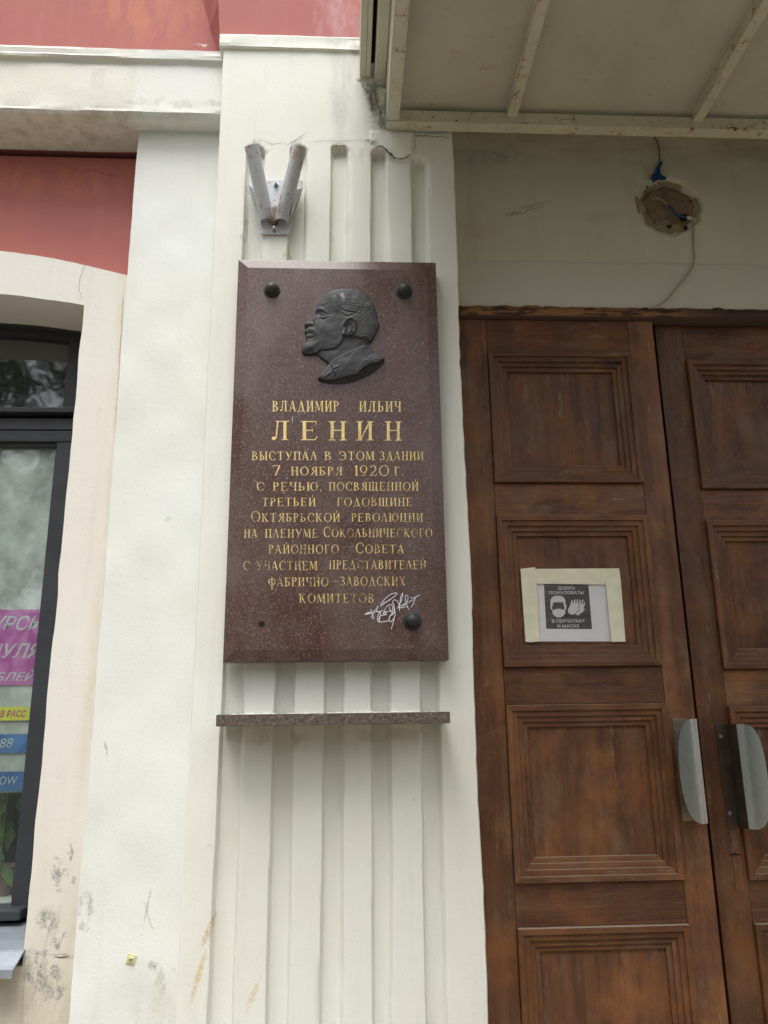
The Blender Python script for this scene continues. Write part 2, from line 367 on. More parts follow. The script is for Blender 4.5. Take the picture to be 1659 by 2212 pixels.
def wood(name, vertical, tone=1.0):
    N = NT(name)
    oi = N.new('ShaderNodeObjectInfo').outputs['Random']
    sc = (26, 26, 1.1) if vertical else (1.1, 26, 26)
    cmb = N.new('ShaderNodeCombineXYZ'); N.setin(cmb.inputs[0], N.math('MULTIPLY', oi, 3.7)); N.setin(cmb.inputs[2], N.math('MULTIPLY', oi, 5.1))
    va = N.new('ShaderNodeVectorMath', operation='ADD'); N.setin(va.inputs[0], N.pos); N.setin(va.inputs[1], cmb.outputs[0]); pv = va.outputs[0]
    g = N.noise(1.0, 6, .62, N.vmul(pv, sc), .6); g2 = N.noise(1.0, 5, .7, N.vmul(pv, tuple(s*4.5 for s in sc)))
    blot = N.noise(4.5, 5, .68, pv); blot2 = N.noise(11, 5, .7, N.vmul(pv, (1, 1, .45) if vertical else (.45, 1, 1)))
    T = lambda c: tuple(x*tone for x in c)
    c = N.ramp(g, [(.26, T((.038, .017, .0105))), (.5, T((.094, .041, .0200))), (.78, T((.140, .065, .032)))])
    c = N.mix(N.math('MULTIPLY', N.ramp(blot, [(.46, 0.), (.66, 1.)]), .75), c, T((.190, .078, .024)))
    c = N.mix(N.math('MULTIPLY', N.ramp(blot2, [(.52, 0.), (.74, 1.)]), .6), c, T((.160, .110, .065)))
    c = N.mix(N.math('MULTIPLY', N.ramp(blot2, [(.26, 1.), (.44, 0.)]), .55), c, T((.045, .018, .012)))
    wear = N.math('MULTIPLY', N.ramp(g2, [(.60, 0.), (.74, 1.)]), N.ramp(blot, [(.42, 0.), (.62, 1.)]))
    c = N.mix(N.math('MULTIPLY', wear, .75), c, T((.25, .175, .11)))
    c = N.mix(.85, c, N.mix(oi, T((.62, .58, .55)), T((1.0, 1.0, 1.0))), 'MULTIPLY'); c = N.mix(1.0, c, (1.20, 1.15, 1.14), 'MULTIPLY')
    fl = N.noise(1.0, 6, .75, N.vmul(pv, (46, 30, 7) if vertical else (7, 30, 46))); fl2 = N.noise(3.2, 4, .7, pv)
    c = N.mix(N.math('MULTIPLY', N.math('MULTIPLY', N.ramp(fl, [(.58, 0.), (.66, 1.)]), N.ramp(fl2, [(.46, 0.), (.60, 1.)])), .5), c, T((.30, .235, .165)))
    c = N.mix(N.math('MULTIPLY', N.ramp(fl, [(.30, 1.), (.36, 0.)]), .6), c, T((.03, .014, .009)))
    c = blotch(N, c, [(1490, 1680, .2, .05, .2, .5, (.04, .02, .012)), (1560, 1700, .23, .04, .25, .5, (.04, .02, .012)), (1300, 1640, .2, .05, .05, .45, (.30, .14, .04)), (1150, 1100, .2, .10, .02, .5, (.26, .20, .14)), (1420, 1700, .2, .03, .25, .5, (.05, .025, .015))])
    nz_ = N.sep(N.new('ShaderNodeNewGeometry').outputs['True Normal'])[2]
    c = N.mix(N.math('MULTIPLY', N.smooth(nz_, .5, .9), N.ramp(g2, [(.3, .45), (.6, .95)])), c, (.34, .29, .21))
    b = N.bump(g, .55, .004); b = N.bump(g2, .7, .002, b)
    b = N.bump(N.ramp(N.noise(24, 6, .75, N.vmul(pv, (1, 1, .35) if vertical else (.35, 1, 1.2))), [(.40, 0.), (.46, .8), (.6, 1.)]), .55, .0022, b)
    return N.out(c, N.ramp(blot, [(.3, .30), (.7, .58)]), b, **{'Specular IOR Level': .38})
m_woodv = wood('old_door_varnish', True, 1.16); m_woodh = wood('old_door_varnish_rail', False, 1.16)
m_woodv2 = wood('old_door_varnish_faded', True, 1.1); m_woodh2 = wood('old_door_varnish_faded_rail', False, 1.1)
def headwood():
    N = NT('door_head_paint')
    z = N.sep()[2]; x = N.sep()[0]; n = N.noise(30, 5, .7, N.vmul(N.pos, (.35, 1, 2)))
    k = N.math('MULTIPLY', N.ramp(n, [(.44, 0.), (.50, 1.)]), N.smooth(z, 3.025, 3.035)); k = N.math('MULTIPLY', k, N.smooth(x, 1.45, 1.1))
    c = N.mix(k, (.05, .022, .013), (.30, .135, .05))
    return N.out(c, .6, N.bump(n, .5, .003))
m_head = headwood()

def rusty(name, base, rust=.5, pts=(), scale=38, rough=.5, metal=0.0, th=.60):
    N = NT(name)
    n = N.noise(scale, 5, .72); v = N.noise(scale*.22, 3, .6)
    k = N.ramp(N.math('ADD', n, N.math('MULTIPLY', v, .35)), [(th+.16, 0.), (th+.21, 1.)])
    halo = N.ramp(N.math('ADD', n, N.math('MULTIPLY', v, .35)), [(th+.06, 0.), (th+.20, 1.)])
    c = N.mix(N.ramp(N.noise(6, 4), [(.3, 0.), (.7, 1.)]), base, tuple(x*.86 for x in base))
    c = N.mix(N.math('MULTIPLY', halo, rust*.6), c, (.42, .27, .09)); c = N.mix(N.math('MULTIPLY', k, rust), c, (.16, .055, .018))
    c = blotch(N, c, [(x, y, Y, rx, rz, 1., col or (.2, .075, .022)) for x, y, Y, rx, rz, col in pts], scale=90, wgt=.5)
    return N.out(c, rough, N.bump(n, .25, .001), Metallic=metal)
m_holder = rusty('holder_grey_paint', (.54, .57, .61), .9, [(650, 350, -.1, .02, .05, (.38, .32, .23)), (595, 468, -.03, .05, .03, (.22, .15, .08)), (595, 450, -.03, .03, .035, (.16, .10, .06)), (590, 470, -.04, .03, .02, (.14, .09, .05)), (549, 325, -.12, .005, .012, (.13, .03, .02)), (622, 417, -.08, .008, .004, (.07, .03, .02)), (640, 345, -.1, .02, .03, (.38, .25, .13)), (648, 322, -.12, .03, .012, (.30, .2, .14))], 60, .5, 0., .66)
m_beam = rusty('canopy_beam_paint', (.64, .62, .50), 1., [(1130, 268, -.04, .02, .007, None), (1165, 272, -.03, .018, .009, None), (1160, 6, -.9, .04, .07, None), (1012, 272, -.03, .008, .006, None), (1225, 262, -.04, .03, .006, None), (985, 268, -.03, .01, .008, None), (1340, 296, -.01, .03, .01, None), (1160, 30, -.8, .03, .05, None)], 34, .5, 0., .64)
m_soffit = rusty('canopy_sheet_paint', (.56, .54, .45), .5, [], 30, .55, 0., .70)
m_fascia = rusty('canopy_fascia_paint', (.60, .59, .47), .3, [], 40, .5, 0., .68)
m_frame = simple('window_frame_paint', (.036, .038, .045), .42, 0, .15, 8, .3, .001)
m_frame.node_tree.nodes['Principled BSDF'].inputs['Specular IOR Level'].default_value = .4
m_flash = simple('sill_sheet_metal', (.27, .30, .34), .42, .4, .2, 12)
m_steel = simple('brushed_steel', (.62, .63, .65), .30, 1.0, .06, 90, .05, .0004)
m_brass = simple('tarnished_plate', (.30, .27, .19), .38, .6, .2, 40)
m_dkplate = simple('dark_polished_plate', (.10, .075, .055), .30, .5, .3, 20)
m_bolt = simple('zinc_bolt', (.42, .43, .43), .35, .8)
m_paper = simple('white_paper', (.84, .84, .88), .30, 0., .03, 7, .5, .008, **{'Coat Weight': .8, 'Coat Roughness': .10})
m_tape = simple('masking_tape', (.82, .79, .61), .6, 0., .07, 25, .35, .003)
m_ink = simple('black_print', (.035, .033, .035), .32, 0., .1, 7, .6, .008, **{'Coat Weight': .8, 'Coat Roughness': .10})
m_print = simple('white_print', (.66, .66, .70), .35, 0, .04, 60, .3, .001)
m_blue = simple('blue_tape', (.012, .055, .22), .45)
m_wire = simple('pale_wire', (.34, .31, .22), .6)
m_wired = simple('dark_wire', (.10, .085, .06), .6)
m_tag = simple('yellow_plastic', (.66, .62, .34), .5)
m_mag = simple('magenta_film', (.50, .09, .42), .5, 0, .12, 3); m_film = simple('window_film', (.56, .61, .575), .5, 0, .32, 9, .1)
m_yel = simple('yellow_film', (.68, .70, .07), .5, 0, .05); m_bluf = simple('blue_film', (.035, .15, .42), .5, 0, .25, 8)
m_litho = simple('poster_letter', (.50, .56, .54), .5, 0, .04); m_magl = simple('poster_red_letter', (.42, .04, .16), .5)
m_leaf = simple('house_plant_leaf', (.10, .20, .05), .5, 0, .4, 20); m_pot = simple('clay_pot', (.30, .2, .13), .7)
m_isill = simple('inner_sill_paint', (.62, .66, .62), .5)
def sleevemat():
    N = NT('plastic_sleeve'); t = N.t; out = N.n['Material Output']
    lw = N.new('ShaderNodeLayerWeight'); lw.inputs[0].default_value = .5
    tr = N.new('ShaderNodeBsdfTransparent'); gl = N.new('ShaderNodeBsdfGlossy'); gl.inputs['Roughness'].default_value = .14
    nb = N.bump(N.noise(1.0, 4, .6, N.vmul(N.pos, (34, 10, 70)), 1.5), 1.0, .012); t.links.new(nb, gl.inputs['Normal'])
    mx = N.new('ShaderNodeMixShader'); mx.inputs[0].default_value = .10
    t.links.new(tr.outputs[0], mx.inputs[1]); t.links.new(gl.outputs[0], mx.inputs[2]); t.links.new(mx.outputs[0], out.inputs['Surface']); return N.m
m_sleeve = sleevemat()
def glassmat():
    N = NT('window_glass')
    t = N.t; out = N.n['Material Output']
    lw = N.new('ShaderNodeLayerWeight'); lw.inputs[0].default_value = .5; fres = N.math('ADD', .05, N.math('MULTIPLY', N.math('POWER', lw.outputs['Facing'], 5.0), .95))
    tr = N.new('ShaderNodeBsdfTransparent'); tr.inputs[0].default_value = (.86, .90, .88, 1)
    gl = N.new('ShaderNodeBsdfGlossy'); gl.inputs['Roughness'].default_value = .035; gl.inputs['Color'].default_value = (.95, .97, 1, 1)
    nb = N.bump(N.noise(3.5, 2), .08, .02); t.links.new(nb, gl.inputs['Normal'])
    df = N.new('ShaderNodeBsdfDiffuse'); df.inputs[0].default_value = (.5, .52, .5, 1)
    mx = N.new('ShaderNodeMixShader'); t.links.new(N.math('MULTIPLY', fres, 3.0, clamp=True), mx.inputs[0]); t.links.new(tr.outputs[0], mx.inputs[1]); t.links.new(gl.outputs[0], mx.inputs[2])
    m2 = N.new('ShaderNodeMixShader'); t.links.new(N.math('MULTIPLY', N.noise(12, 5, .7), .07), m2.inputs[0]); t.links.new(mx.outputs[0], m2.inputs[1]); t.links.new(df.outputs[0], m2.inputs[2])
    t.links.new(m2.outputs[0], out.inputs['Surface']); return N.m
m_glass = glassmat()
m_asph = simple('asphalt', (.055, .055, .057), .9, 0, .25, 40, .5, .004); m_pave = simple('paving_concrete', (.18, .148, .098), .85, 0, .15, 6, .4, .003)
m_kerb = simple('kerb_stone', (.32, .31, .30), .8); m_soil = simple('grass_ground', (.05, .085, .025), .9, 0, .4, 8, .6, .02)
m_bark = simple('bark', (.10, .08, .06), .9, 0, .3, 14, .9, .02); m_tl = simple('tree_leaf', (.055, .10, .028), .5, 0, .4, 4)
m_plinth = simple('stone_step', (.30, .29, .27), .8)
# ------------------------------------------------------------------ ground
def struct(name, o, kind='structure'): o['kind'] = kind; return o
struct('pavement', MB().box(-30, 30, -4.2, .45, -.2, 0).build('pavement', m_pave))
struct('kerb', MB().box(-30, 30, -4.38, -4.2, -.2, .0).build('kerb', m_kerb, bevel=.01))
struct('road', MB().box(-60, 60, -9.5, -4.38, -.3, -.13).build('road', m_asph))
struct('grass_ground', MB().box(-150, 150, -150, -9.5, -.35, -.10).build('ground', m_soil))

# ------------------------------------------------------------------ the building
B = empty('building', (0, .3, 0), 'red and cream plastered building front with fluted pilasters and an arched window', 'building')

# fluted pilaster -------------------------------------------------
FL = [(-.362, -.300, 3.590), (-.207, -.150, 3.595), (-.060, -.003, 3.607), (.083, .135, 3.592), (.229, .283, 3.560)]
XL, XR = -.455, .390
def pilaster(x_off, name):
    xs = [XL, XL, XL+.003, XL+.007]
    xs += list(np.arange(XL+.013, XR-.012, .011))
    for a, b, _ in FL:
        for e in (a, b): xs += [e-.012, e-.009, e-.006, e-.0035, e-.001, e+.0015, e+.004, e+.0065, e+.010]
    xs += [XR-.007, XR-.003, XR, XR]
    body = sorted(xs[2:-2]); body = [body[0]]+[b for a, b in zip(body[:-1], body[1:]) if b-a > .0012]
    xs = np.array([XL, XL]+body+[XR, XR]); zs = np.concatenate([np.arange(0, 3.2, .016), np.arange(3.2, 4.012, .007)])
    X, Z = np.meshgrid(xs, zs); Y = np.zeros_like(X)
    dr = .010*(Z-2.1)*.7
    sd = 0
    for k, (a, b, zt) in enumerate(FL):
        wa = wob(.0010, 20+k, lo=3, hi=120)(Z); wb = wob(.0011, 30+k, lo=3, hi=120)(Z)
        A = a+dr+wa; Bq = b+dr+wb; mid = (A+Bq)/2; half = (Bq-A)/2
        zt2 = zt-half*.45*((X-mid)/half)**2*1.2+wob(.0035, 40+k, lo=30, hi=260)(X)
        d = sstep(-.004, .004, X-A)*sstep(-.006, .006, Bq-X)*sstep(0, .014, zt2-Z)
        scoop = np.exp(-((Z-(zt-.022))/.018)**2)*.006
        Y += d*(.027+scoop)
    # broken, patched area under the canopy corner
    lft = np.interp(Z, [3.60, 3.66, 3.72, 3.80, 3.88], [.165, .135, .118, .088, .055])+wob(.006, 77, lo=20, hi=200)(Z)
    brk = sstep(-.004, .004, X-lft)*sstep(3.655, 3.665, Z)*sstep(3.885, 3.875, Z)
    Y += brk*(.012+wob2(.006, 5, lo=30, hi=240)(X, Z))
    # plaster patch filling the tops of two flutes, standing proud
    low = np.interp(X, [.085, .11, .135, .155, .19, .215, .24, .25], [3.60, 3.605, 3.578, 3.540, 3.530, 3.535, 3.56, 3.63])+wob(.003, 78, lo=30, hi=260)(X)
    pm = sstep(.085, .093, X)*sstep(.249, .243, X)*sstep(0, .006, Z-low)*sstep(3.664, 3.650, Z)
    Y = Y*(1-pm)+pm*(-.010+wob2(.002, 6, lo=20, hi=120)(X, Z))
    Y += wob2(.0008, 3, lo=2, hi=25)(X, Z)
    ex = wob(.0012, 50, lo=2, hi=150)(Z); ex2 = wob(.0016, 51, lo=2, hi=150)(Z)-.004*np.clip(wob(1.0, 52, lo=20, hi=400)(Z)-1.3, 0, 1)
    X = X+np.where(X < XL+.012, ex, 0)+np.where(X > XR-.012, ex2, 0)
    Y[:, 0] = .30; Y[:, -1] = .36; Y[:, 1] = .004; Y[:, -2] = .004
    X = X+x_off
    return grid(name, X, Y, Z, m_pil, B, sharp=50)
pilaster(0, 'fluted_pilaster'); pilaster(2.37, 'fluted_pilaster'); pilaster(-2.80, 'fluted_pilaster')

def extrude_x(name, prof, x0, x1, mat, wb=.0012, seed=1, step=.012):
    xs = np.concatenate([[x0], np.arange(x0+step, x1, step), [x1]]) ; n = len(prof)
    w = [wob(wb, seed*10+i, lo=2, hi=80)(xs) for i in range(n)]; w2 = [wob(wb, seed*10+i+500, lo=2, hi=80)(xs) for i in range(n)]
    Y = np.array([[p[0]+w[i][j] for j in range(len(xs))] for i, p in enumerate(prof)]); Z = np.array([[p[1]+w2[i][j] for j in range(len(xs))] for i, p in enumerate(prof)])
    X = np.tile(xs, (n, 1))
    pass
    o = grid(name, X, Y, Z, mat, B, sharp=13)
    me = o.data; bm = bmesh.new(); bm.from_mesh(me); bm.verts.ensure_lookup_table(); k = len(xs)
    for c_ in (0, k-1): bm.faces.new([bm.verts[i*k+c_] for i in range(n)])       # close the two ends
    bmesh.ops.recalc_face_normals(bm, faces=bm.faces); bm.to_mesh(me); bm.free()
    return o
# cap of the big pilasters
for xo in (0, 2.37, -2.80):
    extrude_x('pilaster_cap', [(.30, 4.003), (.004, 4.0035), (-.004, 4.0045), (-.008, 4.006), (-.011, 4.010), (-.012, 4.015), (-.012, 4.022), (-.012, 4.052), (-.012, 4.061), (-.010, 4.066), (.0, 4.068), (.30, 4.070)], XL-.012+xo, XR+.012+xo, m_pil, .0011, 3)
# band course over the window
extrude_x('band_course', [(.258, 3.756), (.20, 3.757), (.11, 3.757), (.085, 3.758), (.068, 3.764), (.060, 3.774), (.060, 3.785), (.060, 3.80), (.061, 3.86), (.061, 3.965), (.061, 3.985), (.058, 3.992), (.046, 3.998), (.045, 4.006), (.045, 4.014), (.045, 4.032), (.045, 4.040), (.050, 4.046), (.10, 4.050), (.30, 4.052)], -2.62, -.4545, m_band, .0013, 4)
# side pilasters
def sidepil(x0, x1):
    xs = np.array([x0, x0, x0+.003]+list(np.arange(x0+.012, x1-.012, .02))+[x1-.003, x1, x1]); zs = np.arange(0, 3.775, .02)
    X, Z = np.meshgrid(xs, zs); Y = .137+wob2(.0018, 9, lo=3, hi=40)(X, Z); Y[:, 0] = .30; Y[:, -1] = .30; Y[:, 1] = .141; Y[:, -2] = .141
    X = X+np.where(X < x0+.01, wob(.0016, 60, lo=2, hi=120)(Z), 0)
    grid('side_pilaster', X, Y, Z, m_spil, B, sharp=50)
WC = -1.445                                             # centre of the window bay
sidepil(-.783, -.440); sidepil(2*WC+.440-.02, 2*WC+.783)
# red wall behind, lower and upper
def wallgrid(name, x0, x1, z0, z1, y, mat, seed, step=.05):
    xs = np.linspace(x0, x1, max(2, int((x1-x0)/step))); zs = np.linspace(z0, z1, max(2, int((z1-z0)/step))); X, Z = np.meshgrid(xs, zs)
    return grid(name, X, y+wob2(.002, seed, lo=2, hi=25)(X, Z), Z, mat, B)
ztop = P(200, 341, .25).z
wallgrid('red_wall', -2.45, -.6, 3.13, ztop, .252, m_red, 12)
MB().box(-2.45, -.6, .2585, .45, 3.757, 3.80).build('red_soffit', m_red, B)
MB().box(-2.45, -.6, .42, .45, 3.2, 3.757).build('slot_back', m_red, B)
wallgrid('upper_red_wall', -6.0, 6.0, 4.0, 7.5, .13, m_red, 13, .08)
# upper red pilaster; left flare invented so that it shades into a dark wedge
z0u = 4.052
mb = MB(); n = 12
for i in range(n):
    t0, t1 = i/n, (i+1)/n
    f0, f1 = z0u+t0*2.2, z0u+t1*2.2
    e = lambda t: -.470-.030*min(t*2.2/.5, 1)-.02*t
    g = lambda t: -.476-.125*min((t*2.2/.45)**.8, 1.6)-.02*t
    mb.add([(e(t0), .010, f0), (.36, .010, f0), (.36, .010, f1), (e(t1), .010, f1), (g(t0), .135, f0), (g(t1), .135, f1), (.36, .135, f0), (.36, .135, f1)], [(0, 1, 2, 3), (4, 0, 3, 5), (1, 6, 7, 2)])
mb.build('upper_red_pilaster', m_red, B, fix=False)
MB().box(-6, 6, .8, 1.0, 3.0, 7.5).build('inner_wall', m_dark, B)

# window surround (segmental arch) ---------------------------------
YS = .200
pc = P(182, 657, YS); xo = P(275, 583, YS)
RO = -.783                                                # outer edge meets the side pilaster
RI = pc.x
hw_i = RI-WC; hw_o = RO-WC
zi = lambda x: P(0, 635, YS).z+.004-.20*(x-WC)**2+.004
zo = lambda x: P(0, 542, YS).z+.004-.235*(x-WC)**2
ZS = P(30, 2088, .20).z                                   # bottom of the opening
def surround():
    mbs = MB(); xs = np.linspace(WC-hw_i, WC+hw_i, 40)
    wn = wob(.0014, 91, lo=4, hi=160)
    ring = []
    fr = []
    V = []; F = []
    def v(x, z, y=YS): V.append((x, y, z)); return len(V)-1
    # arch strip
    a = [v(x, zi(x)+wn(x)) for x in xs]; b = [v(x, zo(x)+wn(x+5)) for x in xs]
    F += [(a[i], a[i+1], b[i+1], b[i]) for i in range(39)]
    # jambs
    zz = np.linspace(0, 1, 60); zt = zi(xs[-1])+wn(xs[-1])
    jr = [a[-1]]+[v(RI+wn(t*3), zt+(ZS-zt)*t) for t in zz[1:]]; jl = [a[0]]+[v(2*WC-RI-wn(t*3), zt+(ZS-zt)*t) for t in zz[1:]]
    or_ = [v(RO+.004, zt+(ZS-zt)*t) for t in zz]; ol = [v(2*WC-RO-.004, zt+(ZS-zt)*t) for t in zz]
    F += [(jr[i+1], or_[i+1], or_[i], jr[i]) for i in range(59)]; F += [(ol[i+1], jl[i+1], jl[i], ol[i]) for i in range(59)]
    tr = v(RO+.004, zo(RO)); tl = v(2*WC-RO-.004, zo(RO))
    F += [(a[-1], or_[0], tr, b[-1]), (ol[0], a[0], b[0], tl)]
    br, bl = v(RO+.004, 0), v(2*WC-RO-.004, 0); b1 = v(RI, 0); b2 = v(2*WC-RI, 0)
    F += [(b1, br, or_[-1], jr[-1]), (bl, b2, jl[-1], ol[-1]), (b2, b1, jr[-1], jl[-1])]
    me = bpy.data.meshes.new('window_surround'); me.from_pydata(V, [], F)
    bm = bmesh.new(); bm.from_mesh(me)
    r = bmesh.ops.extrude_face_region(bm, geom=bm.faces[:]); bmesh.ops.translate(bm, verts=[q for q in r['geom'] if isinstance(q, bmesh.types.BMVert)], vec=(0, .26, 0))
    bmesh.ops.recalc_face_normals(bm, faces=bm.faces); bm.to_mesh(me); bm.free()
    return link('window_surround', me, m_sur, B)
surround()

# window ----------------------------------------------------------
YF = .45
Wn = MB()
gx = P(150, 742, YF).x; gxb = P(135, 878, YF).x; gx2 = P(124, 966, YF+.01).x; XRr = RI+.05
def u2z(y, Y, x=100): return P(x, y, Y).z
zarch = lambda x, dz: zi(x)-dz
xs = np.linspace(2*WC-XRr, XRr, 30)
zfr = P(0, 703, YF).z; zgl = P(0, 719, YF).z; zc = lambda x, z0: z0-.20*((x-WC)**2-(P(0, 703, YF).x-WC)**2)
zt0 = u2z(876, YF); zt1 = u2z(880, YF-.03)
V = []; F = []
# arched head
for k, (za, zb, y) in enumerate([(lambda x: zc(x, zgl), lambda x: zc(x, zfr)+.05, YF)]):
    m = MB()
    for i in range(29):
        x0, x1 = xs[i], xs[i+1]
        m.add([(x0, YF, za(x0)), (x1, YF, za(x1)), (x1, YF, zb(x1)), (x0, YF, zb(x0)), (x0, YF+.04, za(x0)), (x1, YF+.04, za(x1))], [(0, 1, 2, 3), (4, 5, 1, 0)])
win = m.build('window', m_frame, B)
m = MB()
for i in range(29):
    x0, x1 = xs[i], xs[i+1]; q = lambda x: zc(x, zfr)-.012
    m.add([(x0, YF-.02, q(x0)), (x1, YF-.02, q(x1)), (x1, YF-.02, q(x1)+.06), (x0, YF-.02, q(x0)+.06), (x0, YF, q(x0)), (x1, YF, q(x1))], [(0, 1, 2, 3), (4, 5, 1, 0)])
m.build('head_bead', m_frame, win)
def wbox(name, x0, x1, y0, y1, z0, z1, mat=None, bev=.003, par=win): return MB().box(x0, x1, y0, y1, z0, z1).build(name, mat or m_frame, par, bevel=bev)
GXM = (gx+gxb)/2
for sgn in (1, -1):
    a, b = (GXM, XRr) if sgn > 0 else (2*WC-XRr, 2*WC-GXM)
    wbox('fanlight_stile', a, b, YF-.004, YF+.045, u2z(876, YF)-.01, zc(XRr, zfr)+.06)
    a, b = (gx2, XRr) if sgn > 0 else (2*WC-XRr, 2*WC-gx2)
    wbox('sash_stile', a, b, YF+.002, YF+.05, u2z(1958, YF, 20)-.02, u2z(930, YF))
    a, b = (gx2-.010, gx2) if sgn > 0 else (2*WC-gx2, 2*WC-gx2+.010)
    wbox('glazing_bead', a, b, YF+.020, YF+.04, u2z(1958, YF, 20), u2z(958, YF))
xa, xb = 2*WC-XRr+.001, XRr-.001
wbox('fanlight_rail', xa, xb, YF-.035, YF+.03, u2z(890, YF-.035), u2z(879, YF-.035))
wbox('transom', xa, xb, YF-.006, YF+.05, u2z(928, YF-.006), u2z(903, YF-.006))
wbox('transom_gap_strip', xa, xb, YF+.02, YF+.05, u2z(904, YF), u2z(889, YF)+.02, m_black, 0)  # black strip that paints the dark gap above the transom
wbox('sash_top_rail', xa, xb, YF-.002, YF+.05, u2z(954, YF), u2z(930.5, YF))
wbox('glazing_bead', xa, xb, YF+.012, YF+.04, u2z(964, YF+.01), u2z(953, YF+.01))
wbox('sash_bottom_rail', xa, xb, YF+.000, YF+.05, u2z(1985, YF, 20), u2z(1958, YF, 20))
wbox('weather_bar', xa-.0, P(46, 1975, YF-.05).x, YF-.06, YF+.0, u2z(1990, YF-.06, 20), u2z(1966, YF-.06, 20), None, .006)
wbox('bottom_board', xa, xb, YF-.03, YF+.05, u2z(2010, YF-.03, 20), u2z(1994, YF-.03, 20))
# panes
pn = MB(); pn.add([(xa, YF+.03, zt0-.02), (xb, YF+.03, zt0-.02), (xb, YF+.03, zfr+.08), (xa, YF+.03, zfr+.08)], [(0, 1, 2, 3)]); pn.build('pane', m_glass, win, fix=False)
pn = MB(); zb0 = u2z(1965, YF+.03, 20); pn.add([(xa, YF+.035, zb0), (xb, YF+.035, zb0), (xb, YF+.035, u2z(940, YF)), (xa, YF+.035, u2z(940, YF))], [(0, 1, 2, 3)]); pn.build('pane', m_glass, win, fix=False)
# frosted film on the inside of the lower pane down to the plants
YG = YF+.042
mb = MB(); mb.box(xa, xb, YG+.002, YG+.003, u2z(1712, YG, 20), u2z(950, YG)); mb.build('frosted_film', m_film, win)
# sheet metal sill
e0 = P(54, 2002, .40); e1 = P(53, 2046, .235); e2 = P(27, 2100, .13)
xl = 2*WC-.9
v = [(xl, .42, e0.z+.004), (RI-.002, .42, e0.z+.004), (RI-.002, .22, P(54, 2050, .22).z), (P(54, 2050, .19).x, .19, P(54, 2050, .19).z), (e2.x, .13, e2.z+.006), (xl, .13, e2.z+.006)]
sv = [Vector(q) for q in v]; lo = [(q[0], q[1], q[2]-.006) for q in v]; lip = [(v[4][0], .128, v[4][2]-.022), (v[5][0], .128, v[5][2]-.022)]
mb = MB(); mb.add(v+lo, [(0, 1, 2, 5), (2, 3, 4, 5), (11, 8, 7, 6), (11, 10, 9, 8), (1, 7, 8, 2), (2, 8, 9, 3), (3, 9, 10, 4)]); mb.add([v[4], v[5], lip[1], lip[0]], [(0, 1, 2, 3)])
mb.build('metal_sill', m_flash, win)
MB().box(xl-.0, RI+.1, .40, .60, e0.z-.2, e0.z-.002).build('wall_under_window', m_sur, B)
# room behind
MB().add([(WC-1.2, .62, 1.0), (WC+1.2, .62, 1.0), (WC+1.2, .62, 1.02), (WC-1.2, .62, 1.02)], [(0, 1, 2, 3)])
rm = MB(); x0, x1, y0, y1, za, zb = WC-1.3, WC+1.3, .47, 3.0, .6, 3.6
rm.add([(x, y, z) for x in (x0, x1) for y in (y0, y1) for z in (za, zb)], [(0, 1, 3, 2), (4, 6, 7, 5), (2, 3, 7, 6), (0, 2, 6, 4), (1, 5, 7, 3)]); rm.build('room', m_dark, B, fix=False)
MB().box(xa, xb, YF+.055, YF+.25, u2z(1945, YF+.1, 10)-.03, u2z(1940, YF+.1, 10)).build('inner_sill', m_isill, win, bevel=.004)

# ------------------------------------------------------------------ lintel over the door
zs_ = P(1300, 568, .2).z; zfh = P(1200, 668, .2).z
hc = P(1443, 445, .2); RH = .131
def lintel():
    xs = np.concatenate([np.arange(.30, hc.x-.16, .02), np.arange(hc.x-.16, hc.x+.16, .003), np.arange(hc.x+.16, 2.46, .02)]); zs = np.concatenate([np.arange(zs_, hc.z-.16, .02), np.arange(hc.z-.16, hc.z+.16, .003), np.arange(hc.z+.16, 4.0, .02)]); X, Z = np.meshgrid(xs, zs)
    Y = .196+wob2(.0005, 61, lo=2, hi=30)(X, Z)
    r = np.hypot(X-hc.x, Z-hc.z); th = np.arctan2(Z-hc.z, X-hc.x); R = RH*(1+.03*np.sin(3*th+1)+.02*np.sin(7*th)+.02*np.sin(13*th+2))
    Y += .020*sstep(.003, -.003, r-R)
    grid('lintel_wall', X, Y, Z, m_lin, B, keep=~((r < R-.02)))
    th = np.linspace(0, 2*np.pi, 90); rr = np.linspace(0.001, RH*1.06, 34); T, Q = np.meshgrid(th, rr)
    Rn = RH*.80*(1+.08*np.sin(2*T+2.2)+.05*np.sin(5*T)+.04*np.sin(11*T+1))
    X = hc.x+Q*np.cos(T)+.008; Z = hc.z+Q*np.sin(T)
    Yp = .2145+wob2(.0025, 63, lo=20, hi=200)(X, Z)
    grid('plaster_ring', X[18:], Yp[18:], Z[18:], m_oldplaster, B)
    q = Q/(RH*1.06)*Rn
    X = hc.x+.012+q*np.cos(T); Z = hc.z+.004+q*np.sin(T); Yc = .205+wob2(.003, 65, lo=20, hi=160)(X, Z)+.02*sstep(.8, 1, Q/(RH*1.06))
    grid('cement_patch', X, Yc-.0, Z, m_cement, B)
lintel()
MB().box(.30, 2.46, .1975, .40, zfh-.004, zs_+.004).build('lower_lintel', m_linlow, B)
def hole(cx, cy, r, Y=.197, name='drill_hole', sq=1.0):
    c = P(cx, cy, Y); mb = MB(); pts = [(c.x+r*math.cos(t)*(1+.25*math.sin(3*t+cx)), c.z+r*sq*math.sin(t)*(1+.2*math.cos(2*t))) for t in np.linspace(0, 2*math.pi, 14, endpoint=False)]
    mb.prism(pts, Y, Y+.004); return mb.build(name, m_black, B)
for a in [(1399, 404, .004), (1396, 414, .0025), (1532-40, 434, .004), (1483-10, 434, .003), (1477, 470, .018), (1446, 489, .009), (1482, 492, .008)]: hole(*a)

